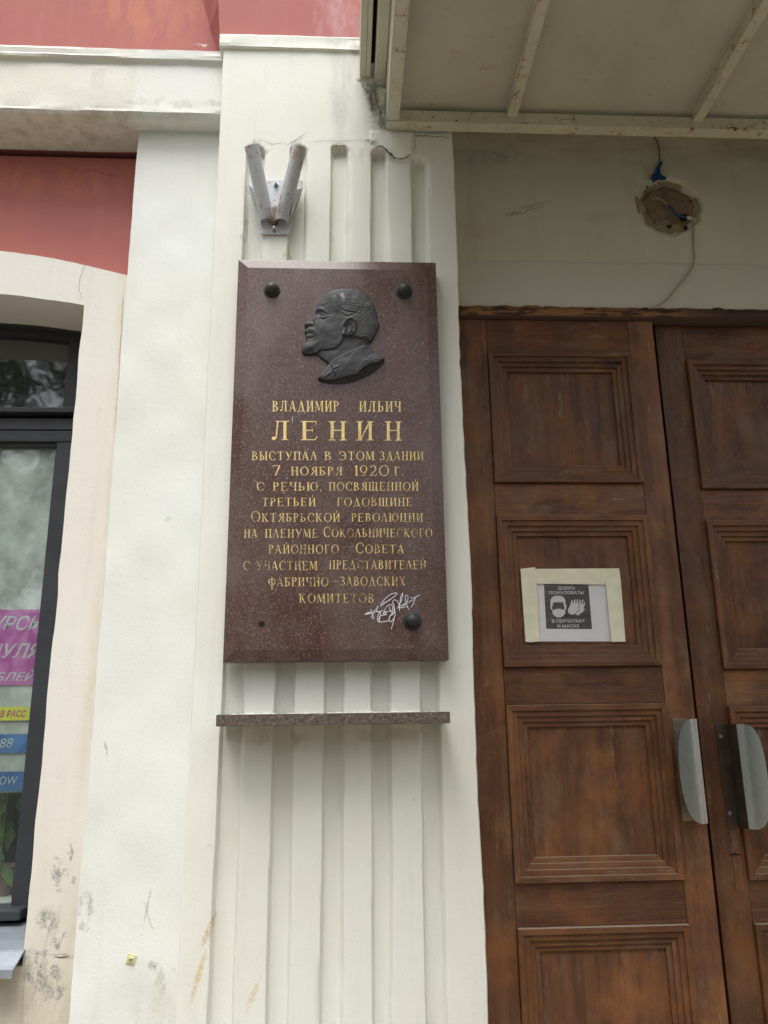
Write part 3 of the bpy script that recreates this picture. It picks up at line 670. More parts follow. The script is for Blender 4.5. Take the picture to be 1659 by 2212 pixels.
# door head ------------------------------------------------------------
ZH = P(1200, 690, .2).z
nh = 120
xs = np.linspace(.30, 2.46, 260)
top = zfh+.002+np.abs(wob(.0045, 71, lo=20, hi=200)(xs))*.6
X = np.stack([xs, xs, xs, xs]); Z = np.stack([np.full_like(xs, ZH), np.full_like(xs, ZH), top, top]); Y = np.stack([np.full_like(xs, .34), np.full_like(xs, .190), np.full_like(xs, .190), np.full_like(xs, .2)])
grid('door_head', X, Y, Z, m_head, B, smooth=False)
MB().box(.3, 2.5, .42, .44, 0, 3.1).build('dark_hallway', m_black, B)  # black sheet painted in for the unlit depth behind the leaves
struct('step', MB().box(.39, 1.915, -.25, .42, -.1, .06).build('doorstep', m_plinth, bevel=.01))

# cracks ---------------------------------------------------------------
def crack(pts, Y, w, mat=None, name='crack', jag=2.2, seed=0, off=.0012):
    g = np.random.default_rng(seed+int(pts[0][0])); P2 = []
    for (x0, y0), (x1, y1) in zip(pts[:-1], pts[1:]):
        n = max(2, int(math.hypot(x1-x0, y1-y0)/4))
        for i in range(n):
            t = i/n; P2.append((x0+(x1-x0)*t+g.normal()*jag*.35, y0+(y1-y0)*t+g.normal()*jag*.35))
    P2.append(pts[-1]); n = len(P2); vs = []; fs = []
    for i, (x, y) in enumerate(P2):
        a = P2[max(0, i-1)]; b = P2[min(n-1, i+1)]; dx, dy = b[0]-a[0], b[1]-a[1]; L = math.hypot(dx, dy)+1e-6
        ww = w*(.5+.7*g.random())*(math.sin(math.pi*min(1, max(.04, i/(n-1))))**.4 if n > 2 else 1)/2
        vs.append(P(x-dy/L*ww, y+dx/L*ww, Y-off)); vs.append(P(x+dy/L*ww, y-dx/L*ww, Y-off))
        if i: fs.append((2*i-2, 2*i, 2*i+1, 2*i-1))
    return mesh(name, vs, fs, mat or m_crack, B)
crack([(810, 318), (826, 315), (840, 330), (852, 341), (868, 343), (882, 338), (889, 334)], -.012, 3.6, seed=3)
crack([(889, 334), (896, 318), (897, 300)], -.003, 1.2, m_crack2)
crack([(822, 297), (833, 292), (838, 288)], -.001, 3.2)
crack([(800, 184), (810, 200), (818, 232), (826, 262), (832, 272), (829, 284)], -.002, 1.8, seed=1)
crack([(836, 240), (842, 255), (836, 268), (838, 290)], -.004, 1.6)
crack([(838, 291), (880, 293), (930, 294), (975, 297)], -.002, 1.6)
crack([(790, 303), (812, 307)], -.002, 4.0)
crack([(660, 308), (700, 303), (735, 305), (770, 302), (800, 305)], -.001, .9, m_crack2)
crack([(610, 309), (625, 312), (645, 297), (668, 283)], -.001, 1.0, m_crack2)
crack([(560, 300), (590, 312), (612, 308)], -.001, .9, m_crack2)
crack([(0, 341), (70, 348), (110, 352), (140, 358), (178, 371), (195, 365), (235, 378), (283, 384)], .252, .9)
crack([(60, 532), (95, 526), (125, 514), (180, 527)], .252, .6)
crack([(187, 565), (172, 600), (170, 625), (180, 650)], .2, .8, m_crack2)
crack([(1112, 464), (1128, 462), (1145, 452), (1180, 445)], .196, 1.5, m_crack2)
crack([(1060, 328), (1090, 338), (1112, 340)], .196, 1.2, m_crack2)
crack([(118, 2068), (138, 2068), (152, 2064)], .2, 2.2)
crack([(50, 2060), (56, 2085), (52, 2110), (50, 2160), (46, 2210)], .2, .9, m_crack2)
crack([(60, 2058), (90, 2062), (150, 2060)], .2, .9, m_crack2)
crack([(312, 1950), (318, 1975), (331, 2010)], .137, .9, m_crack2)
# fallen paint seam beside the side pilaster
crack([(266, 640), (256, 820), (250, 900), (238, 1130), (222, 1400), (205, 1700), (183, 1950), (178, 2060)], .2, 3.5, simple('ochre_seam', (.50, .40, .24), .9), 'bare_seam', 1.2, 5)

# ------------------------------------------------------------------ canopy
zc0 = P(850, 283, 0).z; CX0 = P(834, 270, -.02).x; CX1 = 2.16; CYF = -1.62; zsof = zc0+.075
C = empty('canopy', (1.15, -.8, zc0), 'cream painted steel canopy with rust spots above the brown door', 'canopy')
def cb(name, *a, mat=m_beam, bev=.002): return MB().box(*a).build(name, mat, C, bevel=bev)
cb('rear_beam', CX0+.001, CX1, -.048, -.003, zc0, zc0+.008); cb('rear_beam_web', CX0+.05, CX1-.05, -.048, -.042, zc0+.008, zc0+.050)
cb('leak_block_plate', .395, 1.91, -.003, .194, zc0+.20, zc0+.215)  # unseen plate, added to stop sky light leaking in behind the beam
cb('side_beam', CX0, CX0+.046, CYF, -.0485, zc0+.004, zc0+.05); cb('side_beam', CX1-.046, CX1, CYF, -.0485, zc0+.004, zc0+.05)
cb('front_beam', CX0+.047, CX1-.047, CYF, CYF+.045, zc0+.004, zc0+.05)
ribs = [P(1105, 254, -.04).x, P(1504, 262, -.04).x]; dr = ribs[1]-ribs[0]; rx = [r for r in (ribs[0], ribs[1], ribs[1]+dr*.0+.0)]
rx = [ribs[0], ribs[1], min(ribs[1]+dr, CX1-.2)]
for x in rx: cb('rib', x-.018, x+.018, CYF+.046, -.049, zc0+.030, zsof)
ed = [CX0+.002]+rx+[CX1-.002]
for a, b in zip(ed[:-1], ed[1:]):
    xs = np.linspace(a+.001, b-.001, 12); ys = np.linspace(CYF+.01, -.002, 16); X, Yy = np.meshgrid(xs, ys)
    grid('soffit_sheet', X, Yy, zsof+wob2(.0016, int(a*100), lo=2, hi=12)(X, Yy), m_soffit, C)
xg = [P(777, 150, -.02).x, P(791, 150, -.02).x, P(800, 150, -.02).x, P(809, 165, -.02).x, P(834, 165, -.02).x]
zf = P(800, 166, -.02).z
cb('outer_fascia', xg[0], xg[1]-.001, CYF-.05, -.005, zf+.010, zf+.16, mat=m_fascia); cb('fascia_flange', xg[1], xg[2], CYF-.05, -.018, zf, zf+.15, mat=m_fascia)
cb('inner_fascia', xg[3], xg[4], CYF-.05, -.012, zf-.008, zf+.14, mat=m_fascia, bev=.006)
cb('fascia_gap_fill', xg[2]+.001, xg[3]-.001, CYF-.04, -.03, zf+.05, zf+.14, mat=m_black)  # black filler that paints the dark gap between the fascia strips
cb('canopy_roof', xg[4]+.001, CX1, CYF-.05, -.001, zsof+.02, zf+.15, mat=m_fascia)

# ------------------------------------------------------------------ door leaves
def zz(y, x=1250): return P(x, y, .2).z
PX0, PX1 = .520, 1.053
PZ = [(P(1066, 1044, .2).z, P(1052, 761, .2).z), (P(1089, 1442, .2).z, P(1072, 1114, .2).z), (P(1118, 1908, .2).z, P(1091, 1523, .2).z), (P(1118, 2004, .2).z-.60, P(1118, 2004, .2).z)]
def stepped(prof, side, x0, x1, z0, z1, y):
    """one mitred moulding; prof = list of (inset, y)"""
    m = MB(); n = len(prof)
    if side == 'top': A = lambda i: (x0+i, z1-i); Bf = lambda i: (x1-i, z1-i)
    elif side == 'bottom': A = lambda i: (x1-i, z0+i); Bf = lambda i: (x0+i, z0+i)
    elif side == 'left': A = lambda i: (x0+i, z0+i); Bf = lambda i: (x0+i, z1-i)
    else: A = lambda i: (x1-i, z1-i); Bf = lambda i: (x1-i, z0+i)
    vs = []
    for ins, yy in prof:
        a, b = A(ins), Bf(ins); k = 12
        for j in range(k+1):
            t = j/k; vs.append((a[0]+(b[0]-a[0])*t, y+yy, a[1]+(b[1]-a[1])*t))
    k = 13; fs = [(i*k+j, i*k+j+1, (i+1)*k+j+1, (i+1)*k+j) for i in range(n-1) for j in range(k-1)]
    m.add(vs, fs); return m
STEP = [(.0005, .002), (.0005, -.013), (.0020, -.015), (.0185, -.0148), (.0195, -.0138), (.0195, -.0070), (.0365, -.0066), (.0375, -.0056), (.0375, .0016), (.0535, .002), (.0545, .003), (.0545, .0098), (.0695, .0102), (.0705, .0112), (.0705, .024)]
def leaf(xa, xb, px0, px1, y, zoff, top, mv, mh, label, prims):
    D = empty('door_leaf', (xa, y, .06), label, 'door', 'leaves of the double door')
    seed = int(xa*100)
    # stiles
    def board(name, x0, x1, z0, z1, mat, yy=y, th=.045, gap=.0007):
        return MB().box(x0+gap, x1-gap, yy, yy+th, z0+gap, z1-gap).build(name, mat, D, bevel=.0015)
    pz = [(a+zoff, b+zoff) for a, b in PZ]
    board('stile', xa, px0, .065, top, mv); board('stile', px1, xb, .065, top, mv)
    zr = [top]+[q for p in pz for q in (p[1], p[0])]+[.065]
    for i in range(0, len(zr), 2): board('rail', px0, px1, zr[i+1], zr[i], mh, y+.0012)
    for a, b in pz:
        f = MB().box(px0+.068, px1-.068, y+.0215, y+.03, a+.068, b-.068).build('panel', mv, D)
        for s in ('top', 'bottom', 'left', 'right'):
            st = stepped(STEP, s, px0, px1, a, b, y); st.build('moulding', mh if s in ('top', 'bottom') else mv, f, fix=False)
    return D
XM = P(1408, 700, .2).x+.003
D1 = leaf(.400, XM-.001, PX0, PX1, .200, 0, ZH-.003, m_woodv, m_woodh, 'brown wooden door leaf beside the pilaster, carrying the paper notice', 0)
D2 = leaf(XM+.0205, 1.91, XM+.125, XM+.125+.533, .232, -.012, P(1430, 703, .232).z, m_woodv2, m_woodh2, 'brown wooden door leaf at the right with keyhole plate, set slightly back', 0)
# thin cover edge of the right leaf
# handles ----------------------------------------------------------
def handle(D, xp0, xw, y, ztop, zbot, side, pm):
    wd = .070
    pl = MB().box(xp0, xw+.002, y-.004, y-.0003, zbot, ztop).build('handle_plate', pm, D, bevel=.001)
    web = MB().box(xw, xw+.0025, y-wd, y-.004, zbot, ztop).build('handle_web', pm, D)
    # D-shaped grip
    n = 28; h = (ztop-zbot)/2; zc_ = (ztop+zbot)/2; w = .076; pts = []
    for k in range(n+1):
        t = -math.pi/2+math.pi*k/n
        c, s_ = math.cos(t), math.sin(t)
        pts.append((abs(c)**.55*w*side, zc_+h*math.copysign(abs(s_)**.85, s_)))
    xe = xw+.0012
    pts = [(xe-side*.001, pts[0][1])]+[(xe+p[0], p[1]) for p in pts[1:-1]]+[(xe-side*.001, pts[-1][1])]
    if side < 0: pts = pts[::-1]
    if side < 0: pts = pts[::-1]
    half = n//2; m = MB(); rows = []; NC = 9
    for i in range(1, n):                                     # rows from foot to head, columns from the fold outwards
        t = -math.pi/2+math.pi*i/n; z_ = zc_+h*math.copysign(abs(math.sin(t))**.85, math.sin(t)); wv = abs(math.cos(t))**.55*w
        rows.append([(xe+side*(wv*j/NC), y-wd-.0015+.010*math.exp(-((wv*j/NC)/.014)**2)-.0100*1-.0035*math.sin(3.14*wv*j/NC/.076), z_) for j in range(NC+1)])
    vs = [v for r in rows for v in r]; nb_ = len(vs); vs += [(v[0], v[1]+.0025, v[2]) for v in vs]; K = NC+1; R_ = len(rows); fs = []
    for i in range(R_-1):
        for j in range(NC):
            q = (i*K+j, i*K+j+1, (i+1)*K+j+1, (i+1)*K+j); fs += [q, tuple(reversed([k+nb_ for k in q]))]
        for j in (0, NC): fs.append((i*K+j, (i+1)*K+j, (i+1)*K+j+nb_, i*K+j+nb_))
    for i in (0, R_-1):
        for j in range(NC): fs.append((i*K+j, i*K+j+1, i*K+j+1+nb_, i*K+j+nb_))
    g = m.add(vs, fs).build('handle_grip', m_steel, D, smooth=True)
    for zq in (ztop-.04, zbot+.04):
        MB().lathe((xp0+.013, y-.004, zq), (0, -1, 0), [(0, .0025), (.005, .0022), (.0065, 0)], 12).build('screw', m_bolt, D)
wx = P(1504, 1560, .13).x
handle(D1, P(1452, 1560, .2).x, wx, .2, P(1480, 1552, .2).z, P(1490, 1773, .2).z, -1, m_brass)
wx2 = P(1590, 1570, .162).x
handle(D2, P(1545, 1565, .232).x, wx2, .232, P(1545, 1564, .232).z, P(1590, 1785, .232).z, 1, m_dkplate)
l0 = P(1575, 1795, .232); l1 = P(1607, 1926, .232)
MB().box(l0.x, l1.x+.004, .2295, .2318, l1.z, l0.z).build('lock_plate', m_woodv2, D2, bevel=.0008)
kc = P(1588, 1846, .229)
kh = MB(); kh.prism([(kc.x-.016, kc.z-.002), (kc.x+.016, kc.z-.002), (kc.x+.016, kc.z+.002), (kc.x+.004, kc.z+.002), (kc.x+.003, kc.z+.0055), (kc.x-.003, kc.z+.0055), (kc.x-.004, kc.z+.002), (kc.x-.016, kc.z+.002)], .2285, .2297); kh.build('keyhole', m_black, D2)
for (x, y) in [(1427, 790), (1432, 840), (1440, 898), (1455, 1060), (1470, 1190), (1498, 1420), (1420, 770)]:
    c = P(x+4, y, .2315); MB().lathe((c.x, .2318, c.z), (0, -1, 0), [(0, .001), (.0022, .001), (.0022, 0)], 8).build('nail', m_black, D2)
for (x, y) in [(1484, 1325), (1476, 1215)]:
    pass
# ------------------------------------------------------------------ memorial plaque
YB, YP = -.0575, -.064                                     # outer edge and polished face
o = [P(514, 562, -.052), P(942, 570, -.052), P(968, 1425, -.052), P(484, 1432, -.052)]
X0 = (o[0].x+o[3].x)/2; X1 = (o[1].x+o[2].x)/2; Z1 = (o[0].z+o[1].z)/2; Z0 = (o[2].z+o[3].z)/2
PL = empty('memorial_plaque', (0, YB, Z0), 'red brown granite plaque with gilded Cyrillic inscription and bronze head in profile on the pilaster', 'plaque')
m = MB(); bi = .034
a = [(X0, Z0), (X1, Z0), (X1, Z1), (X0, Z1)]; b = [(X0+bi, Z0+bi), (X1-bi, Z0+bi), (X1-bi, Z1-bi), (X0+bi, Z1-bi)]
vs = [(x, -.0005, z) for x, z in a]+[(x, YB, z) for x, z in a]+[(x, YP, z) for x, z in b]
m.add(vs, [(3, 2, 1, 0), (8, 9, 10, 11)]+[(i, (i+1) % 4, (i+1) % 4+4, i+4) for i in range(4)]+[(i+4, (i+1) % 4+4, (i+1) % 4+8, i+8) for i in range(4)])
slab = m.build('slab', m_slab, PL, bevel=.0016)
for x, y, lab in ((587, 624, 0), (873, 627, 0), (891, 1340, 0)):
    c = P(x, y, YP-.008); c.y = YP
    MB().lathe(c, (0, -1, 0), [(.0278, 0), (.0278, .003), (.0262, .0055), (.0225, .0065), (.0215, .010), (.0200, .017), (.0155, .024), (.009, .029), (.0, .031)], 32).build('bolt_cap', m_bronze, PL, smooth=True)
c = P(565, 1348, YP); MB().prism([(c.x+.0095*math.cos(t), c.z+.0095*math.sin(t)) for t in np.linspace(0, 6.2832, 22, endpoint=False)], YP-.0006, YP+.002).build('bolt_hole', m_black, PL)

# lettering: every sign is built from stems, hairlines, arcs and serifs
H_, T_ = .050, .135
class G:
    def __init__(s, th=T_): s.q = []; s.th = th
    def line(s, p, q, w):
        (x0, y0), (x1, y1) = p, q; L = math.hypot(x1-x0, y1-y0); nx, ny = -(y1-y0)/L*w/2, (x1-x0)/L*w/2
        if abs(y1-y0) > .5*L and abs(x1-x0) > .08: nx, ny = (w/2)*L/abs(y1-y0), 0.0
        s.q.append([(x0+nx, y0+ny), (x0-nx, y0-ny), (x1-nx, y1-ny), (x1+nx, y1+ny)])
    def serif(s, x, y, w=None):
        w = w or s.th/2+.085; s.q.append([(x-w, y-.0), (x+w, y-.0), (x+w*.92, y+(H_ if y < .5 else -H_)), (x-w*.92, y+(H_ if y < .5 else -H_))])
    def stem(s, x, y0=0, y1=1, s0=True, s1=True, w=None):
        w = w or s.th; s.q.append([(x-w/2, y0), (x-w/2, y1), (x+w/2, y1), (x+w/2, y0)])
        if s0: s.serif(x, y0)
        if s1: s.serif(x, y1)
    def hair(s, x0, x1, y, tick=0, side=1):
        s.q.append([(x0, y-H_/2), (x1, y-H_/2), (x1, y+H_/2), (x0, y+H_/2)])
        if tick:
            xx = x1 if side > 0 else x0
            s.q.append([(xx-.03*side, y), (xx, y), (xx+.01*side, y+tick), (xx-.01*side, y+tick)])
    def arc(s, cx, cy, rx, ry, a0, a1, thick=None, thin=None):
        thick = thick or s.th; thin = thin or H_; n = max(6, int(abs(a1-a0)/14)); pr = None
        for i in range(n+1):
            t = math.radians(a0+(a1-a0)*i/n); w = thin+(thick-thin)*abs(math.cos(t))**1.6
            c_, s_ = math.cos(t), math.sin(t)
            o_ = (cx+rx*c_, cy+ry*s_); i_ = (cx+(rx-w)*c_, cy+(ry-max(thin, min(w, ry*.3)))*s_)
            if pr: s.q.append([pr[0], o_, i_, pr[1]])
            pr = (o_, i_)
    def dot(s, x, y, r): s.q.append([(x+r*math.cos(k*math.pi/5), y+r*math.sin(k*math.pi/5)) for k in range(10)])
def glyph(ch, th=T_, bar=False):
    g = G(th); k = ch.upper()
    if k == 'А': g.line((.05, 0), (.31, 1), H_); g.line((.33, 1), (.60, 0), th); g.hair(.13, .5, .32); g.serif(.05, 0, .08); g.serif(.60, 0, .12); w = .72
    elif k == 'Б': g.stem(.13); g.hair(.13, .58, 1-H_/2, -.16); g.arc(.20, .28, .40, .28, 90, -90); g.hair(.13, .22, .56-H_/2); g.hair(.13, .22, H_/2); w = .66
    elif k == 'В': g.stem(.13); g.arc(.2, .76, .33, .24, 90, -90); g.arc(.2, .27, .40, .27, 90, -90); g.hair(.1, .22, 1-H_/2); g.hair(.13, .22, .52); g.hair(.1, .22, H_/2); w = .66
    elif k == 'Г': g.stem(.13); g.hair(.13, .55, 1-H_/2, -.18); w = .6
    elif k == 'Д': g.line((.16, .03), (.37, 1), H_); g.line((.39, 1), (.62, .03), th); g.hair(.02, .76, H_/2); g.line((.035, .03), (.01, -.2), .045); g.line((.745, .03), (.77, -.2), .045); w = .8
    elif k == 'Е': g.stem(.13); g.hair(.13, .58, 1-H_/2, -.16); g.hair(.13, .44, .52); g.q.append([(.42, .44), (.45, .44), (.45, .6), (.42, .6)]); g.hair(.13, .56, H_/2); g.line((.54, .03), (.62, .2), .045); w = .68
    elif k == 'З': g.arc(.26, .76, .27, .24, 150, -90, th*.95); g.arc(.26, .27, .32, .27, 90, -150, th*.95); w = .62
    elif k in 'ИЙ':
        g.stem(.13); g.stem(.60); g.line((.17, .04), (.56, .96), H_*1.1); w = .74
        if k == 'Й': g.line((.36, 1.08), (.43, 1.34), .07)
    elif k == 'К': g.stem(.13); g.line((.17, .42), (.56, 1), H_); g.line((.28, .58), (.62, 0), th); g.serif(.56, 1, .09); g.serif(.64, 0, .11); w = .76
    elif k == 'Л':
        if bar:
            g.stem(.60, s1=False); g.hair(.20, .78, 1-H_/2); g.line((.30, 1), (.22, .12), H_*1.2); g.dot(.12, .09, .095); g.line((.22, .13), (.14, .04), .05); w = .84
        else: g.line((.06, 0), (.31, 1), H_); g.line((.33, 1), (.60, 0), th); g.serif(.06, 0, .08); g.serif(.60, 0, .12); w = .72
    elif k == 'М': g.line((.07, 0), (.13, 1), H_); g.line((.15, 1), (.42, .08), th*.9); g.line((.43, .08), (.68, 1), H_); g.stem(.76); g.serif(.07, 0, .09); g.serif(.12, 1, .09); w = .90
    elif k == 'Н': g.stem(.13); g.stem(.60); g.hair(.13, .6, .53); w = .74
    elif k == 'О': g.arc(.42, .5, .42, .52, 90, 450); w = .84
    elif k == 'П': g.stem(.13); g.stem(.60); g.hair(.13, .6, 1-H_/2); w = .74
    elif k == 'Р': g.stem(.13); g.arc(.2, .74, .36, .26, 90, -90); g.hair(.1, .22, 1-H_/2); g.hair(.13, .22, .51); w = .6
    elif k == 'С': g.arc(.40, .5, .40, .52, 48, 318); g.line((.66, .88), (.69, .66), .05); w = .72
    elif k == 'Т': g.stem(.34, s1=False); g.hair(.03, .66, 1-H_/2, -.16); g.line((.045, 1-H_/2), (.03, .82), .045); w = .70
    elif k == 'У': g.line((.10, 1), (.38, .36), th); g.line((.66, 1), (.28, .04), H_); g.serif(.10, 1, .11); g.serif(.66, 1, .09); g.dot(.24, .04, .07); w = .74
    elif k == 'Ф': g.stem(.42, -.38, 1.06, s1=False); g.arc(.42, .50, .42, .38, 90, 450); w = .86
    elif k == 'Х': g.line((.12, 1), (.60, 0), th); g.line((.60, 1), (.12, 0), H_); g.serif(.12, 1, .1); g.serif(.6, 0, .1); g.serif(.6, 1, .08); g.serif(.12, 0, .08); w = .72
    elif k == 'Ц': g.stem(.13, s0=False); g.stem(.58, s0=False); g.hair(.05, .76, H_/2); g.line((.74, .04), (.77, -.18), .05); w = .8
    elif k == 'Ч': g.stem(.56); g.stem(.13, .62, 1, s0=False); g.arc(.34, .66, .285, .22, 180, 285, th); g.hair(.38, .56, .46); w = .7
    elif k == 'Щ': g.stem(.13, s0=False); g.stem(.50, s0=False); g.stem(.87, s0=False); g.hair(.05, 1.05, H_/2); g.line((1.03, .04), (1.06, -.18), .05); w = 1.08
    elif k == 'Ы': g.stem(.13); g.arc(.18, .28, .34, .28, 90, -90); g.hair(.13, .2, .56-H_/2); g.hair(.1, .2, H_/2); g.stem(.72); w = .86
    elif k == 'Ь': g.stem(.13); g.arc(.2, .28, .38, .28, 90, -90); g.hair(.13, .22, .56-H_/2); g.hair(.1, .22, H_/2); w = .64
    elif k == 'Э': g.arc(.34, .5, .40, .52, 132, -138); g.hair(.26, .62, .52); g.line((.07, .88), (.04, .68), .05); w = .78
    elif k == 'Ю': g.stem(.13); g.hair(.13, .36, .52); g.arc(.70, .5, .37, .52, 90, 450); w = 1.1
    elif k == 'Я': g.stem(.58); g.arc(.5, .74, .34, .26, 90, 270); g.hair(.48, .6, 1-H_/2); g.hair(.48, .58, .51); g.line((.42, .5), (.10, 0), H_*1.6); g.serif(.10, 0, .1); w = .72
    elif k == '1': g.stem(.2); g.line((.13, .97), (.02, .84), .045); w = .36
    elif k == '9': g.arc(.34, .66, .34, .36, 90, 450, th*.8); g.line((.64, .6), (.40, .02), H_*1.3); g.line((.42, .02), (.18, .02), .05); w = .74
    elif k == '2': g.arc(.32, .72, .30, .30, 160, -40, th*.9); g.line((.52, .52), (.08, .06), H_*1.4); g.hair(.04, .62, .04); g.line((.60, .05), (.66, .2), .05); w = .72
    elif k == '0': g.arc(.46, .5, .46, .52, 90, 450, th*.8); w = .94
    elif k == '7': g.hair(.04, .62, 1-H_/2); g.line((.06, .98), (.03, .8), .05); g.line((.58, .97), (.24, 0), th*.9); w = .62
    elif k == '.': g.dot(.08, .06, .075); w = .16
    elif k == ',': g.dot(.09, .06, .075); g.line((.13, .04), (.05, -.16), .05); w = .18
    elif k == '-': g.q.append([(0, .46), (.5, .46), (.5, .53), (0, .53)]); w = .5
    else: w = .4
    return g.q, w
def cx(x): return 483.9+.2917*x
def cy(y): return 829.5+.2917*y
LINES = [
 [("ВЛАДИМИР", 358, 852, 125, 203), ("ИЛЬИЧ", 1002, 1312, 128, 205)],
 [("Л", 348, 492, 273, 415), ("Е", 570, 702, 274, 416), ("Н", 778, 906, 276, 418), ("И", 984, 1106, 276, 418), ("Н", 1196, 1314, 277, 419)],
 [("ВЫСТУПАЛ", 206, 690, 500, 564), ("В", 744, 796, 500, 564), ("ЭТОМ", 852, 1114, 500, 564), ("ЗДАНИИ", 1152, 1478, 500, 564)],
 [("7", 360, 416, 602, 678), ("НОЯБРЯ", 497, 877, 613, 676), ("1920", 965, 1223, 604, 680), ("Г.", 1262, 1326, 614, 677)],
 [("С", 243, 298, 728, 790), ("РЕЧЬЮ,", 362, 724, 728, 790), ("ПОСВЯЩЕННОЙ", 777, 1440, 727, 789)],
 [("ТРЕТЬЕЙ", 282, 679, 843, 904), ("ГОДОВЩИНЕ", 838, 1396, 843, 904)],
 [("оКТЯБРЬСКОЙ", 200, 858, 957, 1020), ("РЕВОЛЮЦИИ", 943, 1473, 957, 1019)],
 [("НА", 149, 248, 1075, 1139), ("ПЛЕНУМЕ", 305, 697, 1074, 1138), ("сОКОЛЬНИЧЕСКОГО", 736, 1542, 1072, 1134)],
 [("РАЙОННОГО", 330, 850, 1191, 1255), ("сОВЕТА", 976, 1333, 1190, 1253)],
 [("С", 143, 193, 1313, 1378), ("УЧАСТИЕМ", 240, 692, 1311, 1378), ("ПРЕДСТАВИТЕЛЕЙ", 779, 1497, 1307, 1371)],
 [("ФАБРИЧНО", 328, 773, 1432, 1497), ("-", 803, 850, 1430, 1495), ("ЗАВОДСКИХ", 860, 1342, 1427, 1493)],
 [("КОМИТЕТОВ", 557, 1113, 1553, 1620)]]
YL = YP-.0003
for li, words in enumerate(LINES):
    for txt, x0, x1, yt, yb in words:
        th = .130 if li == 1 else (.135 if li == 0 else .125)
        gs = [glyph(c, th, bar=(li < 2)) for c in txt]
        sc = [1.22 if c in 'ос' and c.islower() else 1.0 for c in txt]
        tot = sum(w*s_ for (q, w), s_ in zip(gs, sc))
        hpx = yb-yt; gap = .16 if len(txt) > 1 else 0
        kx = (x1-x0)/(tot+gap*(len(txt)-1)); pen = x0
        for (q, w), s_ in zip(gs, sc):
            mb = MB()
            for k, poly in enumerate(q):
                kk = YL-k*.00004
                vs = [P(cx(pen+px_*kx*s_), cy(yb-py_*hpx*s_), kk) for px_, py_ in poly]
                mb.add(vs, [tuple(range(len(vs)))])
            pen += (w*s_+gap)*kx
            mb.build('letter', m_gold, PL, fix=False)

# signature scratched in white marker (crop 1120..1420 x 1820..2120 of the photo)
def sg(pts): return [P((1120+x*.1808)/1.4467, (1820+y*.1808)/1.4467, YP-.0008) for x, y in pts]
strokes = [[(110, 560), (150, 530), (210, 520), (150, 548), (110, 560)], [(120, 560), (230, 530), (330, 440), (335, 415), (318, 490), (360, 515), (420, 480)], [(215, 470), (235, 540), (265, 630), (225, 600), (240, 570)], [(240, 560), (290, 515), (380, 515), (370, 620), (358, 700), (370, 590), (490, 560)],
 [(370, 510), (330, 600), (340, 670), (390, 685), (520, 665), (540, 600), (600, 540)], [(490, 560), (430, 540), (470, 450), (520, 395), (580, 400), (600, 550)], [(440, 545), (470, 500), (480, 560)], [(450, 530), (560, 495), (625, 530), (600, 400), (600, 320), (650, 310), (700, 380), (710, 495)], [(520, 395), (570, 520), (600, 560), (560, 560), (530, 640), (560, 685), (630, 590), (630, 480), (610, 350)], [(630, 590), (600, 700), (570, 810)],
 [(385, 400), (430, 320), (540, 220), (640, 185), (665, 200), (600, 260), (470, 350), (400, 405), (385, 400)], [(420, 365), (560, 300)], [(670, 455), (740, 320), (768, 195), (750, 210), (720, 330), (710, 495)], [(700, 420), (830, 350), (860, 270), (840, 225), (812, 240), (825, 340), (870, 475)], [(690, 440), (780, 440), (820, 420), (850, 440)], [(720, 450), (860, 350), (945, 300)], [(900, 262), (950, 275), (1065, 215)], [(985, 265), (950, 370), (915, 430)]]
mb = MB()
for st in strokes:
    pts = sg(st); sp = []
    for i in range(len(pts)-1):                              # Catmull-Rom
        p0, p1, p2, p3 = pts[max(0, i-1)], pts[i], pts[i+1], pts[min(len(pts)-1, i+2)]
        for k in range(5):
            t = k/5; sp.append(.5*((2*p1)+(p2-p0)*t+(2*p0-5*p1+4*p2-p3)*t*t+(3*p1-p0-3*p2+p3)*t**3))
    sp.append(pts[-1]); mb.tube(sp, .0011, 5)
mb.build('scribbled_signature', m_scribble, PL)
mb = MB()
for x, y, x2, y2 in ((455, 198, 452, 246), (148, 758, 152, 815), (404, 725, 406, 738), (376, 850, 377, 864)):
    f = lambda a, b: P((750+a*.3617)/1.4467, (1230+b*.3617)/1.4467, YP-.0006)
    mb.tube([f(x, y), f(x2, y2)], .0008, 5)
mb.build('marker_tick', m_scribble, PL)

# ------------------------------------------------------------------ bronze head in relief
OUT = [(505,520),(498,545),(497,575),(499,600),(470,625),(432,650),(397,672),(377,690),(371,712),(380,735),(400,752),(394,762),(387,773),(376,785),(373,798),(386,813),(393,828),(390,843),(391,858),(399,872),(394,884),(394,892),(398,902),(375,925),(350,950),(338,985),(340,1015),(350,1040),(375,1055),(410,1058),(450,1060),(495,1050),(515,1052),(540,1075),(570,1100),(610,1128),(655,1162),(640,1188),(590,1240),(545,1300),(525,1335),(560,1356),(620,1375),(720,1390),(830,1385),(930,1365),(1050,1320),(1150,1270),(1230,1210),(1285,1150),(1300,1112),(1270,1082),(1200,1047),(1160,1020),(1128,985),(1110,945),(1128,915),(1152,898),(1185,845),(1208,790),(1216,765),(1235,735),(1237,695),(1222,630),(1212,580),(1195,520),(1172,465),(1135,415),(1090,370),(1050,340),(1000,315),(920,295),(820,290),(740,300),(690,317),(640,340),(590,380),(550,425),(527,465),(512,497)]
